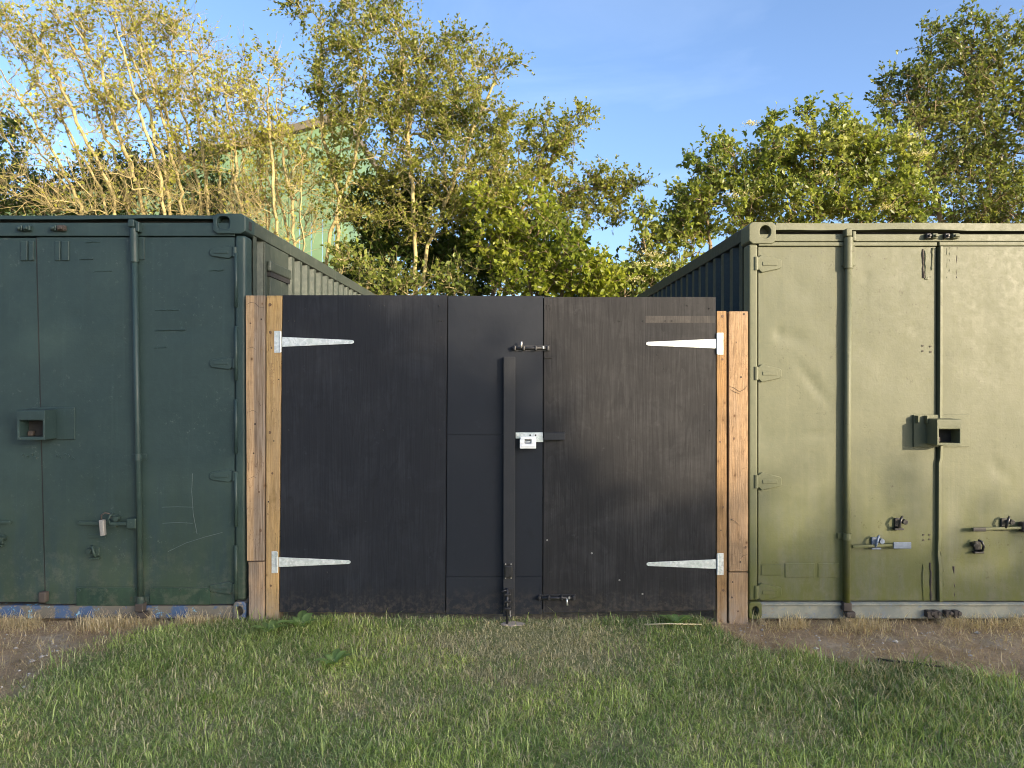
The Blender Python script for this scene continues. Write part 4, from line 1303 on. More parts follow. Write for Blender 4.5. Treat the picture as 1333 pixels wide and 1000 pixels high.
def leaves_mesh(pos, dirn, size, rng, fold=0.35, aspect=0.62):
    """pointed leaf of two faces folded on its midrib"""
    n = len(pos)
    d_ = dirn + rng.normal(0, 0.55, (n, 3))
    d_ /= np.linalg.norm(d_, axis=1, keepdims=True) + 1e-9
    nr = rng.normal(0, 1, (n, 3)) + np.array([0.35, -0.35, 0.9])
    s = np.cross(d_, nr)
    s /= np.linalg.norm(s, axis=1, keepdims=True) + 1e-9
    up = np.cross(s, d_)
    sz = size[:, None]
    b = pos
    tip = pos + d_ * sz
    m = pos + d_ * sz * 0.45
    l = m + s * sz * aspect * 0.5 + up * sz * fold * 0.3
    r_ = m - s * sz * aspect * 0.5 + up * sz * fold * 0.3
    V_ = np.stack([b, r_, tip, l], 1).reshape(-1, 3)
    i = (np.arange(n) * 4)[:, None]
    F_ = np.concatenate([i + np.array([[0, 1, 2]]), i + np.array([[0, 2, 3]])], 0)
    return V_, F_


def make_tree(name, label, cat, stems, blobs, leaf, leaf_size, cols, barkmat, seed, r_tip=0.0035, twig_len=0.26, twigs=3.0, per_twig=9, up=0.35,
              group=None, rmax=0.09, flowers=None, bare_z=None, clump=0.6):
    """stems: list of [(px,py,Y),...] from the ground up; blobs: (px,py,rx,ry,Y,ry_depth,n)"""
    rng = np.random.default_rng(seed)
    sk = Skel()
    b0 = stems[0][0]
    org = (PX(b0[0], b0[2]), b0[2], 0.0)
    for st in stems:
        first = st[0]
        pts = [np.array([PX(first[0], first[2]), first[2], -0.05])] + [np.array(P3(*q)) for q in st]
        prev = -1
        for i in range(len(pts) - 1):
            a, b = pts[i], pts[i + 1]
            L = np.linalg.norm(b - a)
            k = max(1, int(L / 0.16))
            for q in range(k + (1 if i == len(pts) - 2 else 0)):
                p = a + (b - a) * q / k + rng.normal(0, 0.018, 3) * (0 if q == 0 else 1)
                prev = sk.add(p, prev)
    AP = []
    for (px, py, rx, ry, Y, rd, n_) in blobs:
        c_ = np.array(P3(px, py, Y))
        q = rng.normal(0, 1, (n_, 3))
        q /= np.linalg.norm(q, axis=1, keepdims=True)
        q *= rng.uniform(0.25, 1.0, (n_, 1)) ** (1 / 2.2)
        sc = Y / F_PX
        AP.append(c_ + q * np.array([rx * sc, rd, ry * sc]))
    AP = np.concatenate(AP)
    PA = np.array(sk.p)
    d0 = np.array([np.min(np.linalg.norm(PA - a, axis=1)) for a in AP])
    order = np.argsort(d0)
    cap = len(PA) + len(AP) * 26
    buf = np.zeros((cap, 3))
    buf[:len(PA)] = PA
    cnt = len(PA)
    twig_src = []
    for i in order:
        a = AP[i]
        dv = a - buf[:cnt]
        cost = np.linalg.norm(dv, axis=1) + 0.7 * np.maximum(0, -dv[:, 2] + 0.05)
        cost[:] += 0.25 * (buf[:cnt, 2] < 0.6)
        j = int(np.argmin(cost))
        st_ = buf[j].copy()
        L = np.linalg.norm(a - st_)
        if L < 0.05:
            continue
        k = max(2, min(20, int(L / 0.11)))
        ctrl = st_ + (a - st_) * 0.5 + np.array([0, 0, 0.16 * L]) + rng.normal(0, 0.07 * L, 3)
        prev = j
        for q in range(1, k + 1):
            t_ = q / k
            p = (1 - t_) ** 2 * st_ + 2 * t_ * (1 - t_) * ctrl + t_ ** 2 * a + rng.normal(0, 0.010, 3)
            pi = prev
            prev = sk.add(p, pi)
            if cnt < cap:
                buf[cnt] = p
                cnt += 1
            if t_ > 0.30:
                twig_src.append((prev, t_, L))
    Pn = np.array(sk.p)
    par = np.array(sk.par)
    n = len(Pn)
    load = np.zeros(n)
    kids = np.zeros(n, dtype=int)
    for i in range(n):
        if par[i] >= 0:
            kids[par[i]] += 1
    load[kids == 0] = 1.0
    for i in range(n - 1, -1, -1):
        if par[i] >= 0:
            load[par[i]] += load[i]
    R = np.minimum(r_tip * np.sqrt(np.maximum(load, 1)) ** 0.92 + 0.0008, rmax)
    msk = par >= 0
    i1 = np.where(msk)[0]
    i0 = par[i1]
    root = thing(name, label, cat, org, group)
    big = R[i1] > 0.016
    sid = np.arange(n)
    for i in range(n):
        if par[i] >= 0:
            sid[i] = sid[par[i]]
    for k in np.unique(sid[i1][big]):
        m_ = big & (sid[i1] == k)
        V_, F_ = tubes_mesh(Pn[i0][m_], Pn[i1][m_], np.minimum(R[i0][m_], R[i1][m_] * 1.25), R[i1][m_], 8)
        np_mesh('trunk', V_, F_, barkmat, root, smooth=True)
    # twigs
    tp0, tp1, tr0, tr1 = [Pn[i0][~big]], [Pn[i1][~big]], [np.minimum(R[i0][~big], R[i1][~big] * 1.3)], [R[i1][~big]]
    lp, ld = [], []
    src = np.array([q[0] for q in twig_src])
    cn = smooth_noise(Pn[src][:, 0] * 1.0 + Pn[src][:, 1] * 0.7, Pn[src][:, 2], 4.2, seed * 0.02)
    reps = rng.poisson(twigs * np.clip(1 - clump + clump * 1.05 + clump * 1.15 * cn, 0.10, 2.4))
    s_i = np.repeat(src, reps)
    bp = Pn[s_i]
    pd = Pn[s_i] - Pn[par[s_i]]
    pd /= np.linalg.norm(pd, axis=1, keepdims=True) + 1e-9
    td = pd * 0.6 + rng.normal(0, 0.62, (len(s_i), 3)) + np.array([0, 0, up])
    td /= np.linalg.norm(td, axis=1, keepdims=True) + 1e-9
    tl = twig_len * rng.uniform(0.35, 1.25, len(s_i))
    bend = rng.normal(0, 0.22, (len(s_i), 3)) + np.array([0, 0, 0.1])
    m1 = bp + td * tl[:, None] * 0.5
    m2 = m1 + (td + bend) * tl[:, None] * 0.5
    tp0 += [bp, m1]
    tp1 += [m1, m2]
    tr0 += [np.full(len(bp), r_tip * 0.62), np.full(len(bp), r_tip * 0.45)]
    tr1 += [np.full(len(bp), r_tip * 0.45), np.full(len(bp), r_tip * 0.2)]
    V_, F_ = tubes_mesh(np.concatenate(tp0), np.concatenate(tp1), np.concatenate(tr0), np.concatenate(tr1), 3)
    np_mesh('branches', V_, F_, barkmat, root, smooth=True)['kind'] = 'stuff'
    # leaves
    if leaf > 0:
        lam = np.full(len(bp), per_twig * leaf)
        if bare_z is not None:
            lam = lam * np.clip((bp[:, 2] - bare_z) / 1.3, 0.12, 1.0)
        k = rng.poisson(lam)
        li = np.repeat(np.arange(len(bp)), k)
        f = rng.uniform(0.12, 1.04, len(li))[:, None]
        pos = np.where(f < 0.5, bp[li] + (m1[li] - bp[li]) * f * 2, m1[li] + (m2[li] - m1[li]) * (f * 2 - 1))
        dirn = td[li] * 0.5 + np.array([0, 0, -0.05])
        sz = leaf_size * rng.uniform(0.45, 1.45, len(li))
        V_, F_ = leaves_mesh(pos, dirn, sz, rng)
        cc = np.array(cols)
        clump = np.clip((smooth_noise(pos[:, 0] + pos[:, 1] * 0.5, pos[:, 2], 2.6, seed * 0.01) + 1) / 2, 0, 1)
        t_ = np.clip(clump * 0.55 + rng.uniform(0, 1, len(li)) * 0.6 - 0.08, 0, 0.999) * (len(cc) - 1)
        a = np.floor(t_).astype(int)
        w_ = (t_ - a)[:, None]
        c3 = cc[a] * (1 - w_) + cc[a + 1] * w_
        c3 = c3 * rng.uniform(0.75, 1.25, (len(li), 1))
        np_mesh('crown', V_, F_, 'leaf', root, col=np.repeat(c3, 4, 0))['kind'] = 'stuff'
    if flowers is not None:
        for k, (px, py, Y, rad) in enumerate(flowers):
            c_ = np.array(P3(px, py, Y))
            q = rng.normal(0, 1, (130, 3)) * np.array([rad, rad, rad * 0.25])
            V_, F_ = leaves_mesh(c_ + q, rng.normal(0, 1, (130, 3)), np.full(130, 0.022), rng, 0.2, 1.0)
            np_mesh('flower_head', V_, F_, 'leaf', root, col=np.tile(np.array([[0.55, 0.50, 0.30]]), (len(V_), 1)))['kind'] = 'stuff'
    return root


G_HAW = [(0.0707, 0.1003, 0.016), (0.1824, 0.2052, 0.0365), (0.3534, 0.342, 0.0855)]
G_LIME = [(0.0707, 0.106, 0.0113), (0.1856, 0.2278, 0.027), (0.3206, 0.3374, 0.0506)]
G_DARK = [(0.027, 0.053, 0.013), (0.056, 0.094, 0.02), (0.106, 0.144, 0.03)]
G_ELDER = [(0.0741, 0.114, 0.0228), (0.1881, 0.228, 0.0479), (0.342, 0.3534, 0.0969)]
G_DEEP = [(0.0513, 0.0798, 0.0205), (0.1197, 0.1482, 0.0376), (0.2394, 0.2508, 0.0684)]

G_OLIVE = [(0.1368, 0.1596, 0.0274), (0.2736, 0.285, 0.0513), (0.456, 0.4332, 0.0969)]
# golden, half-bare multi-stemmed shrub behind the dark green container
def fan_stems(b0, b1, k, tipfn, Y, seed):
    r = random.Random(seed)
    out = []
    for i in range(k):
        bx = b0 + (b1 - b0) * (i + r.uniform(0.1, 0.9)) / k
        tx, ty = tipfn(bx, r)
        Yi = Y + r.uniform(-0.4, 0.4)
        st = [(bx, 318, Yi)]
        for q in (0.22, 0.45, 0.7, 1.0):
            st.append((bx + (tx - bx) * q ** 1.25 + r.uniform(-5, 5), 300 + (ty - 300) * q, Yi + r.uniform(-0.1, 0.1)))
        out.append(st)
    return out


make_tree('shrub_tree', 'tall half-bare shrub tree with leaning golden stems above the dark green container', 'tree',
          fan_stems(105, 300, 15, lambda bx, r: (bx - 175 * (1 - (bx - 105) / 235) + r.uniform(-14, 14), r.uniform(-5, 75)), 11.6, 5),
          [(50, 45, 70, 45, 11.6, 0.6, 75), (150, 40, 80, 50, 11.7, 0.7, 100), (225, 75, 60, 60, 11.6, 0.7, 75), (110, 120, 80, 50, 11.6, 0.7, 70),
           (190, 150, 75, 55, 11.7, 0.7, 70), (255, 160, 45, 60, 11.7, 0.6, 50), (120, 245, 130, 40, 11.3, 0.7, 120), (240, 250, 60, 42, 11.5, 0.6, 60),
           (30, 150, 44, 60, 11.5, 0.5, 40)],
          0.40, 0.058, G_OLIVE, 'bark_gold', 101, r_tip=0.0060, twig_len=0.42, twigs=2.9, per_twig=9, up=0.5, group='trees behind the containers', rmax=0.026, bare_z=4.0)
make_tree('shrub_tree', 'slim golden multi-stemmed shrub standing before the green barn wall', 'tree',
          fan_stems(305, 402, 9, lambda bx, r: (bx - 30 + (bx - 350) * 0.3 + r.uniform(-16, 16), r.uniform(80, 190)), 11.3, 8),
          [(300, 150, 42, 60, 11.2, 0.5, 55), (350, 130, 38, 75, 11.3, 0.5, 60), (310, 220, 50, 45, 11.2, 0.5, 55), (360, 225, 42, 45, 11.4, 0.5, 55),
           (370, 300, 55, 32, 11.2, 0.5, 75), (390, 185, 24, 40, 11.3, 0.4, 10), (330, 275, 40, 35, 11.2, 0.4, 40), (400, 250, 26, 50, 11.2, 0.4, 34)],
          0.42, 0.058, G_OLIVE, 'bark_gold', 113, r_tip=0.0058, twig_len=0.38, twigs=2.9, per_twig=9, up=0.5, group='trees behind the containers', rmax=0.024, bare_z=3.9)
make_tree('shrub_tree', 'dense dark green bush low beyond the dark green container roof', 'tree',
          [[(-10, 330, 14.0), (-10, 240, 14.0), (-5, 180, 14)], [(60, 330, 14.2), (60, 270, 14.2)], [(210, 330, 14.2), (210, 265, 14.2)]],
          [(5, 190, 34, 50, 14, 0.6, 45), (20, 255, 65, 38, 14, 0.7, 110), (100, 262, 70, 32, 14.2, 0.7, 90), (210, 262, 80, 34, 14.2, 0.7, 90), (300, 275, 50, 40, 14.2, 0.7, 50), (150, 228, 60, 30, 14.3, 0.7, 60), (240, 222, 55, 34, 14.3, 0.7, 70)],
          0.9, 0.07, G_DARK, 'bark_grey', 127, r_tip=0.004, twig_len=0.34, twigs=2.4, per_twig=9, group='trees behind the containers')
# hawthorn between the containers
make_tree('hawthorn_tree', 'tall loose hawthorn with small leaves and a long side spray against the sky', 'tree',
          [[(418, 385, 11.4), (428, 320, 11.4), (440, 270, 11.4), (462, 210, 11.4), (470, 140, 11.4), (478, 60, 11.3)],
           [(541, 385, 11.0), (540, 320, 11.0), (538, 270, 11.0), (532, 200, 11.1), (528, 110, 11.2), (520, 40, 11.2)],
           [(552, 385, 11.3), (556, 320, 11.3), (590, 240, 11.3), (620, 160, 11.3), (640, 120, 11.3)],
           [(440, 250, 11.4), (420, 180, 11.4), (415, 90, 11.4), (420, 40, 11.4)]],
          [(435, 95, 38, 75, 11.4, 0.5, 65), (500, 90, 75, 75, 11.3, 0.8, 130), (560, 120, 70, 70, 11.3, 0.8, 130), (480, 190, 75, 60, 11.4, 0.8, 110), (575, 200, 75, 60, 11.3, 0.8, 130),
           (630, 180, 42, 45, 11.3, 0.6, 50), (640, 240, 50, 40, 11.3, 0.7, 60), (470, 20, 60, 22, 11.3, 0.5, 22), (400, 12, 26, 9, 11.3, 0.3, 9), (655, 84, 40, 7, 11.3, 0.25, 12),
           (620, 95, 40, 20, 11.3, 0.4, 16), (600, 60, 30, 25, 11.3, 0.4, 10), (592, 48, 18, 5, 11.3, 0.2, 5), (650, 150, 22, 8, 11.3, 0.2, 7), (510, 8, 8, 14, 11.3, 0.2, 5), (460, 2, 8, 16, 11.3, 0.2, 5), (450, 260, 40, 50, 11.4, 0.6, 45), (550, 275, 70, 40, 11.2, 0.6, 60)],
          0.95, 0.050, G_HAW, 'bark_gold', 131, r_tip=0.0050, twig_len=0.31, twigs=3.0, per_twig=10, up=0.3, group='trees behind the gate', rmax=0.030)
make_tree('hawthorn_tree', 'arching hawthorn branches reaching out over the lime green maple bush', 'tree',
          [[(640, 390, 11.9), (660, 320, 11.9), (690, 250, 11.9), (720, 200, 11.9), (745, 165, 11.9)],
           [(655, 390, 11.8), (690, 300, 11.8), (740, 250, 11.8), (790, 245, 11.7)]],
          [(700, 200, 34, 30, 11.9, 0.5, 38), (735, 185, 22, 28, 11.9, 0.4, 26), (752, 158, 16, 14, 11.9, 0.3, 9), (690, 255, 60, 40, 11.9, 0.6, 70), (760, 245, 45, 22, 11.8, 0.5, 48),
           (805, 248, 28, 16, 11.7, 0.4, 26), (762, 146, 14, 5, 11.9, 0.2, 5), (828, 240, 12, 4, 11.7, 0.2, 4), (712, 152, 4, 12, 11.9, 0.2, 4), (790, 285, 22, 14, 11.7, 0.4, 14), (695, 165, 10, 12, 11.9, 0.3, 6), (745, 290, 40, 30, 11.8, 0.5, 30), (640, 210, 25, 40, 11.9, 0.4, 30)],
          1.05, 0.052, G_HAW, 'bark_grey', 139, r_tip=0.0046, twig_len=0.26, twigs=2.8, per_twig=10, group='trees behind the gate', rmax=0.045)
make_tree('maple_bush', 'bright lime green maple bush low behind the middle of the gate', 'tree',
          [[(690, 400, 10.7), (690, 340, 10.7), (680, 290, 10.7)], [(730, 400, 10.6), (740, 340, 10.6), (745, 310, 10.6)], [(640, 400, 10.8), (640, 340, 10.8)]],
          [(640, 275, 40, 32, 10.8, 0.4, 45), (690, 275, 40, 28, 10.7, 0.4, 45), (655, 320, 40, 30, 10.6, 0.45, 46), (715, 320, 45, 38, 10.6, 0.5, 75), (745, 350, 45, 38, 10.5, 0.5, 75),
           (690, 365, 55, 28, 10.5, 0.5, 70), (785, 372, 30, 26, 10.5, 0.4, 36)],
          1.05, 0.075, G_LIME, 'bark_grey', 149, r_tip=0.004, twig_len=0.22, twigs=1.8, per_twig=6.5, group='trees behind the gate')
make_tree('ivy_bush', 'dark shaded leafy thicket around the hawthorn stems behind the gate', 'tree',
          [[(500, 400, 12.3), (500, 330, 12.3), (505, 260, 12.3)], [(600, 400, 12.5), (600, 320, 12.5)], [(700, 400, 12.6), (700, 330, 12.6)], [(790, 400, 12.6), (790, 370, 12.6)]],
          [(500, 270, 50, 48, 12.3, 0.5, 90), (560, 300, 60, 60, 12.4, 0.5, 120), (640, 300, 60, 60, 12.5, 0.5, 100), (500, 345, 60, 45, 12.0, 0.5, 110), (600, 360, 70, 36, 12.2, 0.5, 110),
           (700, 340, 60, 50, 12.6, 0.5, 90), (790, 372, 60, 30, 12.6, 0.5, 70)],
          0.95, 0.09, G_DARK, 'bark_grey', 151, r_tip=0.004, twig_len=0.30, twigs=2.4, per_twig=8, group='trees behind the gate')
make_tree('bramble_bush', 'low sunlit bramble tangle directly behind the left half of the gate', 'tree',
          [[(470, 400, 10.9), (470, 365, 10.9)], [(530, 400, 10.7), (530, 370, 10.7)], [(590, 400, 10.8), (590, 360, 10.8)]],
          [(455, 350, 30, 30, 11.0, 0.3, 34), (500, 368, 45, 22, 10.8, 0.35, 46), (560, 372, 40, 18, 10.7, 0.35, 36), (610, 365, 30, 24, 10.8, 0.3, 24)],
          0.8, 0.072, G_ELDER, 'bark_gold', 157, r_tip=0.0042, twig_len=0.28, twigs=1.7, per_twig=6, group='trees behind the gate')
make_tree('elder_bush', 'spindly elder sprigs with pale blossom beside the olive container top edge', 'tree',
          [[(850, 400, 11.4), (845, 350, 11.4), (835, 300, 11.4), (840, 255, 11.4)], [(880, 400, 11.6), (885, 330, 11.6)], [(815, 400, 11.2), (815, 370, 11.2)]],
          [(838, 285, 12, 34, 11.4, 0.25, 20), (850, 330, 34, 26, 11.4, 0.4, 40), (885, 320, 34, 34, 11.6, 0.4, 50), (822, 365, 32, 20, 11.2, 0.4, 42), (870, 360, 40, 24, 11.5, 0.4, 46)],
          0.85, 0.085, G_ELDER, 'bark_grey', 163, r_tip=0.0042, twig_len=0.24, twigs=1.6, per_twig=6.5, group='trees behind the containers',
          flowers=[(847, 330, 11.0, 0.10), (835, 345, 10.9, 0.09), (822, 362, 10.8, 0.10), (858, 345, 10.9, 0.07)])
make_tree('elder_bush', 'broad leafy elder with creamy flower heads above the olive container', 'tree',
          [[(980, 400, 11.5), (980, 300, 11.5), (960, 230, 11.5), (950, 190, 11.5)], [(1060, 400, 11.5), (1065, 300, 11.5), (1060, 220, 11.5), (1050, 165, 11.5)],
           [(1110, 400, 11.6), (1115, 290, 11.6), (1120, 220, 11.6), (1105, 170, 11.6)], [(920, 400, 11.5), (925, 320, 11.5), (910, 250, 11.5)]],
          [(930, 215, 42, 32, 11.5, 0.5, 60), (900, 265, 36, 26, 11.5, 0.5, 50), (950, 270, 60, 40, 11.5, 0.7, 110), (1010, 215, 50, 42, 11.5, 0.7, 90), (1065, 205, 55, 42, 11.5, 0.7, 110),
           (1110, 195, 45, 36, 11.5, 0.6, 80), (1160, 215, 42, 42, 11.5, 0.6, 75), (1040, 270, 75, 40, 11.4, 0.7, 140), (1130, 265, 65, 38, 11.4, 0.7, 120), (1001, 163, 8, 14, 11.5, 0.2, 8),
           (1048, 152, 7, 14, 11.5, 0.2, 8), (1090, 155, 7, 16, 11.5, 0.2, 8), (895, 300, 30, 24, 11.5, 0.5, 40), (1190, 270, 30, 36, 11.5, 0.5, 40)],
          1.15, 0.070, G_ELDER, 'bark_grey', 167, r_tip=0.0042, twig_len=0.24, twigs=2.1, per_twig=7.5, group='trees behind the containers',
          flowers=[(1185, 176, 11.0, 0.11), (1150, 258, 10.9, 0.10), (962, 253, 10.9, 0.10), (1150, 270, 10.9, 0.08), (1070, 228, 10.9, 0.08), (978, 160, 11.3, 0.06), (1200, 200, 10.9, 0.07)])
make_tree('dark_tree', 'tall deep green tree rising over the elder behind the olive container', 'tree',
          [[(1290, 400, 13.6), (1290, 290, 13.6), (1285, 180, 13.6), (1265, 90, 13.6), (1268, 30, 13.6)], [(1340, 400, 13.8), (1345, 250, 13.8), (1340, 120, 13.8), (1335, 50, 13.8)],
           [(1230, 400, 13.4), (1225, 290, 13.4), (1205, 190, 13.4), (1180, 120, 13.4)]],
          [(1265, 50, 22, 24, 13.6, 0.5, 26), (1225, 60, 34, 14, 13.6, 0.5, 22), (1240, 110, 60, 45, 13.6, 0.8, 110), (1310, 90, 50, 50, 13.7, 0.9, 110), (1190, 140, 50, 30, 13.5, 0.7, 60),
           (1180, 110, 34, 14, 13.5, 0.5, 20), (1262, 22, 5, 16, 13.6, 0.2, 6), (1215, 42, 22, 5, 13.6, 0.2, 7), (1312, 36, 12, 8, 13.7, 0.2, 7), (1175, 100, 20, 5, 13.5, 0.2, 6), (1150, 128, 12, 6, 13.5, 0.2, 5), (1230, 190, 70, 55, 13.6, 1.0, 160), (1310, 180, 60, 70, 13.7, 1.0, 150), (1250, 260, 90, 50, 13.5, 1.0, 190), (1380, 150, 70, 110, 13.8, 1.0, 130),
           (1340, 270, 80, 45, 13.5, 0.9, 110)],
          0.75, 0.07, G_DEEP, 'bark_grey', 173, r_tip=0.0048, twig_len=0.32, twigs=2.5, per_twig=9.5, group='trees behind the containers')


# ------------------------------------------------------------------ unseen tree and hedge added behind the viewpoint to shade doors, gate and grass
def shade_foliage(name, label, cat, prof_u, prof_z, zlow, vdist, thick, n, size, seed, stems):
    rng = np.random.default_rng(seed)
    hx, hy = math.sin(SUN_AZ), -math.cos(SUN_AZ)      # along, towards the sun
    px_, py_ = math.cos(SUN_AZ), math.sin(SUN_AZ)     # across
    u = rng.uniform(prof_u[0], prof_u[-1], n)
    top = np.interp(u, prof_u, prof_z) + 0.30 * smooth_noise(u, u * 0, 3.0, seed) + 0.15 * smooth_noise(u, u * 0, 9.0, seed + 1)
    f = 1 - rng.uniform(0, 1, n) ** 1.15
    z = zlow + (top - zlow) * (1 - f * 0.999)
    z = z + rng.exponential(0.22, n) * (rng.uniform(0, 1, n) < 0.3)
    v_ = vdist + rng.normal(0, thick, n)
    pos = np.stack([u * px_ + v_ * hx, u * py_ + v_ * hy, z], 1)
    keep = z > zlow
    pos = pos[keep]
    uc = float(np.mean([prof_u[0], prof_u[-1]]))
    root = thing(name, label, cat, (uc * px_ + vdist * hx, uc * py_ + vdist * hy, 0.0))
    V_, F_ = leaves_mesh(pos, rng.normal(0, 1, pos.shape), size * rng.uniform(0.6, 1.2, len(pos)), rng, 0.3, 0.75)
    cc = np.array(G_DEEP)[rng.integers(0, 3, len(pos))]
    np_mesh('crown', V_, F_, 'leaf', root, col=np.repeat(cc, 4, 0))['kind'] = 'stuff'
    P0, P1, R0, R1 = [], [], [], []
    for (us, h) in stems:
        b = np.array([us * px_ + vdist * hx, us * py_ + vdist * hy, -0.05])
        t_ = b + np.array([0.1, 0.1, h])
        P0.append(b)
        P1.append(t_)
        R0.append(0.16)
        R1.append(0.07)
        for q in range(7):
            a = b + (t_ - b) * rng.uniform(0.3, 0.95)
            P0.append(a)
            P1.append(a + np.array([rng.normal(0, 0.8), rng.normal(0, 0.8), rng.uniform(0.4, 1.2)]))
            R0.append(0.05)
            R1.append(0.015)
    V_, F_ = tubes_mesh(P0, P1, R0, R1, 8)
    np_mesh('trunk', V_, F_, 'bark_grey', root, smooth=True)
    return root


shade_foliage('unseen_shade_tree', 'unseen broad leafy tree added behind the viewpoint to shade the gate', 'tree',
            [-4.2, -3.4, -2, 0, 1.6, 2.25, 3.0, 3.7, 4.3, 4.6, 5.0, 5.5, 6.2], [5.2, 7.4, 8.6, 8.75, 8.55, 8.05, 6.95, 6.0, 5.35, 5.0, 4.65, 4.45, 4.40], 4.38, 20.0, 0.8, 26000, 0.17, 201,
            [(-2, 6), (-0.5, 6.5), (1, 6)])
shade_foliage('unseen_shade_hedge', 'unseen thin leafy hedge added behind the viewpoint to dapple the grass', 'hedge',
            [-3.5, 0, 3.0, 6.2, 8, 9.5], [4.7, 4.75, 4.7, 4.35, 4.3, 4.0], 0.05, 20.6, 0.5, 5200, 0.17, 203,
            [(-2, 3), (1, 3), (4, 3), (7, 3)])


# ------------------------------------------------------------------ grass and straw
def blades(name, x, y, length, width, lean, colr, rng, lay=0.0):
    n = len(x)
    h0 = ground_h(x, y)
    a = rng.uniform(0, 2 * np.pi, n)
    dx, dy = np.cos(a), np.sin(a)
    ln = lean * rng.uniform(0.2, 1.5, n)
    b = np.stack([x, y, h0 - 0.004], 1)
    rise1 = length * 0.5 * np.cos(np.minimum(ln * 0.5, 1.45))
    run1 = length * 0.5 * np.sin(np.minimum(ln * 0.5, 1.45))
    ang2 = np.minimum(ln * 1.35, 1.75)
    rise2 = rise1 + length * 0.5 * np.cos(ang2)
    run2 = run1 + length * 0.5 * np.sin(ang2)
    m = b + np.stack([dx * run1, dy * run1, rise1], 1)
    t_ = b + np.stack([dx * run2, dy * run2, np.maximum(rise2, 0.006)], 1)
    a2 = a + np.pi / 2 + rng.normal(0, 0.5, n)
    s = np.stack([np.cos(a2), np.sin(a2), np.zeros(n)], 1) * (width / 2)[:, None]
    V_ = np.stack([b - s, b + s, m + s * 0.85, m - s * 0.85, t_], 1).reshape(-1, 3)
    i = (np.arange(n) * 5)[:, None]
    F_ = np.concatenate([i + np.array([[0, 1, 2]]), i + np.array([[0, 2, 3]]), i + np.array([[3, 2, 4]])], 0)
    shade = np.ones((n, 5, 1))
    c_ = (colr[:, None, :] * shade).reshape(-1, 3)
    return np_mesh(name, V_, F_, 'grass', col=c_)


def scatter(n, x0, x1, y0, y1, rng):
    return rng.uniform(x0, x1, n), rng.uniform(y0, y1, n)


rg = np.random.default_rng(55)
x, y = scatter(460000, -4.4, 4.4, 2.2, 4.74, rg)
inview = np.abs(x) < 0.76 * y + 0.9
x, y = x[inview], y[inview]
d_ = dirt_mask(x, y)
dry = dry_mask(x, y)
pad_ = ((x - fx(668)) / 0.11) ** 2 + ((y - (FR - 0.065)) / 0.055) ** 2 < 1 + 0.5 * smooth_noise(x, y, 30, 31)
clump = np.clip(0.62 + 0.42 * smooth_noise(x, y, 11.0, 14) + 0.30 * smooth_noise(x, y, 26.0, 15), 0.40, 1)
keep = (rg.uniform(0, 1, len(x)) > np.clip(d_ * 1.06 + 0.02, 0, 1)) & (rg.uniform(0, 1, len(x)) > dry * 0.15) & (rg.uniform(0, 1, len(x)) < clump) & ~pad_
x, y, d_, dry = x[keep], y[keep], d_[keep], dry[keep]
n = len(x)
tuft = np.clip(smooth_noise(x, y, 4.5, 9) * 0.6 + smooth_noise(x, y, 13.0, 10) * 0.5 + 0.25, 0, 1)
lush = np.exp(-(((x - 1.95) / 0.75) ** 2 + ((y - 3.65) / 0.55) ** 2)) + 0.7 * np.exp(-(((x + 1.2) / 0.5) ** 2 + ((y - 4.55) / 0.25) ** 2)) \
    + 0.6 * np.exp(-(((x - 1.0) / 0.4) ** 2 + ((y - 4.6) / 0.18) ** 2)) + 0.5 * np.exp(-(((x + 1.6) / 0.6) ** 2 + ((y - 3.9) / 0.4) ** 2))
patch = np.clip(0.5 + 0.55 * smooth_noise(x, y, 2.6, 41) + 0.3 * smooth_noise(x, y, 7.0, 42), 0, 1)
length = (0.018 + 0.025 * rg.uniform(0, 1, n) + 0.030 * patch * rg.uniform(0, 1, n) + 0.040 * tuft * rg.uniform(0, 1, n) + 0.075 * np.clip(lush, 0, 1) * rg.uniform(0.1, 1, n) ** 1.6) * (1 - 0.15 * dry)
width = rg.uniform(0.0024, 0.0050, n) * (1 + 0.4 * np.clip(lush, 0, 1))
lean = np.where(rg.uniform(0, 1, n) < 0.5, 1.8, 1.05) * (1 + 0.2 * tuft)
g1, g2, g3 = np.array([0.16, 0.235, 0.06]), np.array([0.38, 0.46, 0.15]), np.array([0.64, 0.67, 0.32])
straw1, straw2 = np.array([0.48, 0.41, 0.25]), np.array([0.70, 0.62, 0.42])
q = np.clip(rg.beta(0.9, 1.1, n) + 0.22 * smooth_noise(x, y, 6, 12) * 0.6, 0, 1)[:, None]
colr = np.where(q < 0.5, g1 + (g2 - g1) * q * 2, g2 + (g3 - g2) * (q * 2 - 1))
colr *= ((1 - 0.25 * np.clip(lush, 0, 1)) * (0.62 + 0.62 * patch))[:, None] * np.stack([1.0 + 0.12 * (patch - 0.5), np.ones(n), 1.0 - 0.2 * (patch - 0.5)], 1) * np.array([[0.98, 1.02, 0.95]])
isdry = rg.uniform(0, 1, n) < np.clip(dry * 1.2 + d_ * 0.8 + 0.16 + 0.35 * np.clip(0.3 - patch, 0, 1), 0, 1)
colr[isdry] = (straw1 + (straw2 - straw1) * rg.uniform(0, 1, (isdry.sum(), 1))) * rg.uniform(0.7, 1.2, (isdry.sum(), 1))
lean[isdry] *= 1.35
ob = blades('grass', x, y, length, width, lean, colr, rg)
tag(ob, 'short green lawn grass with dry patches before the gate', 'grass', kind='stuff')

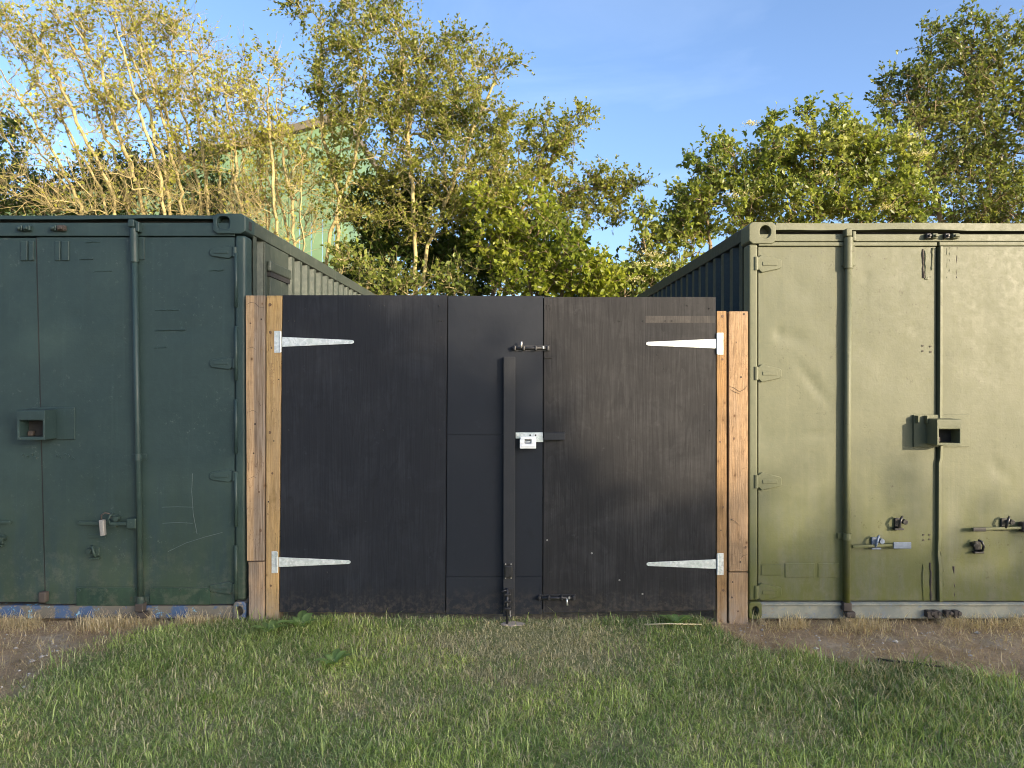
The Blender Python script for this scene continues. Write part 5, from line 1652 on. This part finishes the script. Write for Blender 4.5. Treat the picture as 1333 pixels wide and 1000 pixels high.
# long coarse blades in tufts
x, y = scatter(26000, -3.4, 3.6, 2.3, 4.7, rg)
lush = np.exp(-(((x - 2.05) / 0.75) ** 2 + ((y - 3.6) / 0.45) ** 2)) + 0.35 * np.exp(-(((x - 1.5) / 0.3) ** 2 + ((y - 4.15) / 0.12) ** 2)) + 0.30 * np.exp(-(((x + 1.25) / 0.4) ** 2 + ((y - 4.6) / 0.12) ** 2)) + 0.22
cl = np.clip(smooth_noise(x, y, 7.0, 17) * 1.2 + 0.2, 0, 1)
keep = (rg.uniform(0, 1, len(x)) < np.clip(lush, 0, 1) * cl) & (dirt_mask(x, y) < 0.55)
x, y = x[keep], y[keep]
n = len(x)
q = rg.uniform(0, 1, (n, 1))
colr = np.array([0.13, 0.21, 0.045]) + q * np.array([0.34, 0.34, 0.16])
ob = blades('grass_tufts', x, y, rg.uniform(0.08, 0.17, n), rg.uniform(0.003, 0.0062, n), rg.uniform(0.9, 1.9, n), colr, rg)
tag(ob, 'long coarse grass tufts at the edge of the bare soil', 'grass', kind='stuff')

# straw along the container feet and over the bare soil
xs_, ys_ = [], []
for (x0, x1, y0, y1, k) in ((-4.2, -1.74, 4.50, 4.70, 9000), (-4.2, -2.0, 3.3, 4.6, 3600), (1.54, 4.0, 4.50, 4.71, 8500), (1.3, 4.0, 3.8, 4.55, 3000), (-2.7, -1.74, 4.1, 4.68, 3600), (1.5, 2.2, 4.3, 4.68, 1500)):
    a, b = scatter(k, x0, x1, y0, y1, rg)
    b = b if y1 < 4.68 else y1 - np.abs(rg.normal(0, 0.07, k))
    xs_.append(a)
    ys_.append(b)
x, y = np.concatenate(xs_), np.concatenate(ys_)
cl = np.clip(smooth_noise(x, y, 6.0, 23) * 1.5 + 0.45 * smooth_noise(x, y, 17.0, 24) + 0.42, 0.03, 1)
keep = (rg.uniform(0, 1, len(x)) < cl) & (dirt_mask(x, y) > 0.25)
x, y = x[keep], y[keep]
n = len(x)
near_ = y > 4.52
q = rg.uniform(0, 1, (n, 1))
colr = np.array([0.42, 0.33, 0.21]) + q * np.array([0.36, 0.33, 0.25])
ob = blades('straw', x, y, np.where(near_, rg.uniform(0.03, 0.12, n), rg.uniform(0.04, 0.10, n)), rg.uniform(0.002, 0.004, n), np.where(near_, rg.uniform(1.0, 2.3, n), 2.0), colr, rg)
tag(ob, 'dry straw-coloured grass along the container feet', 'straw', kind='stuff')

# broken straw lying flat on the bare soil
x, y = scatter(80000, -4.0, 4.0, 3.2, 4.72, rg)
dm = dirt_mask(x, y)
edge = np.exp(-((dm - 0.6) / 0.3) ** 2)
cl = np.clip(smooth_noise(x, y, 5.0, 29) * 0.9 + 0.35, 0.08, 1)
keep = (dm > 0.3) & (rg.uniform(0, 1, len(x)) < np.clip(cl * np.where(x < 0, 0.95, 0.75) + edge * 0.5 + 0.5 * (y > 4.5), 0, 1))
x, y = x[keep], y[keep]
n = len(x)
q = rg.uniform(0, 1, (n, 1))
colr = (np.array([0.26, 0.185, 0.11]) + q * np.array([0.34, 0.27, 0.18]))
ob = blades('straw_litter', x, y, rg.uniform(0.02, 0.085, n), rg.uniform(0.0016, 0.0034, n), np.full(n, 2.6), colr, rg)
tag(ob, 'broken straw lying flat on the bare soil', 'straw', kind='stuff')

# broad-leaved weeds in the turf at the gate foot
def weed(px, py, rad, k, seed, label):
    Yg = F_PX * CAM_H / (py - HOR)
    X = PX(px, Yg)
    rng = np.random.default_rng(seed)
    root = thing('weed', label, 'weed', (X, Yg, 0.0), 'broad-leaved weeds in the turf')
    for i in range(k):
        a = 2 * math.pi * (i + rng.uniform(-0.3, 0.3)) / k
        L = rad * rng.uniform(0.7, 1.2)
        w_ = L * rng.uniform(0.26, 0.36)
        vs, fs = [], []
        el = rng.uniform(0.7, 1.25)
        for j in range(6):
            t_ = j / 5
            r_ = L * t_
            zz = 0.008 + math.sin(el) * r_ - 0.9 * t_ * t_ * L * math.sin(el) * 0.6
            hw = w_ * (math.sin(math.pi * min(1, t_ * 0.92 + 0.06)) ** 0.8) * 0.5 + 0.0015
            c_, s_ = math.cos(a), math.sin(a)
            rr = r_ * math.cos(el * 0.7)
            vs += [(X + c_ * rr - s_ * hw, Yg + s_ * rr + c_ * hw, zz + hw * 0.35), (X + c_ * rr, Yg + s_ * rr, zz), (X + c_ * rr + s_ * hw, Yg + s_ * rr - c_ * hw, zz + hw * 0.35)]
        for j in range(5):
            b = 3 * j
            fs += [(b, b + 1, b + 4, b + 3), (b + 1, b + 2, b + 5, b + 4)]
        cc = np.array([0.20, 0.29, 0.10]) * rng.uniform(0.8, 1.3)
        np_mesh('leaf', np.array(vs), np.array(fs), 'leaf', root, col=np.tile(cc, (len(vs), 1)), smooth=True)


for i, (px, py, rad, k, lab) in enumerate(((351, 826, 0.13, 8, 'broad-leaved weed close against the foot of the honey pine post'),
                                           (392, 820, 0.16, 10, 'largest broad-leaved weed, under the strap hinge beside the honey pine post'),
                                           (434, 868, 0.12, 7, 'lone broad-leaved weed out in the lawn before the honey pine post'),
                                           (880, 816, 0.14, 8, 'broad-leaved weed under the strap hinge of the worn plywood leaf'))):
    weed(px, py, rad, k, 300 + i, lab)

# stick in the grass, loose stones and small soil crumbs
mb = MB().tube([(fx(838) * 0.955, 4.47, 0.055), (fx(870) * 0.955, 4.46, 0.062), (fx(912) * 0.955, 4.455, 0.060)], [0.003, 0.0035, 0.002], 6)
tag(mb.build('stick', 'straw_stick', None, org=(fx(870) * 0.955, 4.46, 0.05), smooth=True), 'thin pale stick lying in the grass beside the orange post', 'stick')
mb = MB().tube([(2.05, 4.05, 0.004), (2.2, 3.98, 0.010), (2.36, 3.94, 0.004)], [0.006, 0.007, 0.004], 6)
tag(mb.build('stick', 'rust', None, org=(2.2, 3.98, 0.0), smooth=True), 'dark crooked twig on the bare soil before the olive container', 'stick')
rs = random.Random(77)
xs_ = MB()
for k in range(420):
    side = rs.random() < 0.45
    x_ = rs.uniform(-3.6, -2.0) if side else rs.uniform(1.35, 3.6)
    y_ = rs.uniform(3.5, 4.66) if side else rs.uniform(3.75, 4.66)
    if float(dirt_mask(np.array([x_]), np.array([y_]))[0]) < 0.6:
        continue
    s_ = rs.uniform(0.003, 0.010) * (2.0 if rs.random() < 0.06 else 1)
    z_ = float(ground_h(np.array([x_]), np.array([y_]))[0])
    pv = []
    for (a, b, c_) in ((1, 0, 0), (-1, 0, 0), (0, 1, 0), (0, -1, 0), (0, 0, 1), (0, 0, -1)):
        pv.append((x_ + a * s_ * rs.uniform(0.7, 1.3), y_ + b * s_ * rs.uniform(0.7, 1.3), z_ + s_ * 0.3 + c_ * s_ * 0.6))
    xs_.add(pv, [(0, 2, 4), (2, 1, 4), (1, 3, 4), (3, 0, 4), (2, 0, 5), (1, 2, 5), (3, 1, 5), (0, 3, 5)])
ob = xs_.build('pebbles', 'stone')
tag(ob, 'scattered small stones on the bare soil', 'pebbles', kind='stuff')

for ob in bpy.data.objects:
    if '_o' in ob.keys():
        del ob['_o']
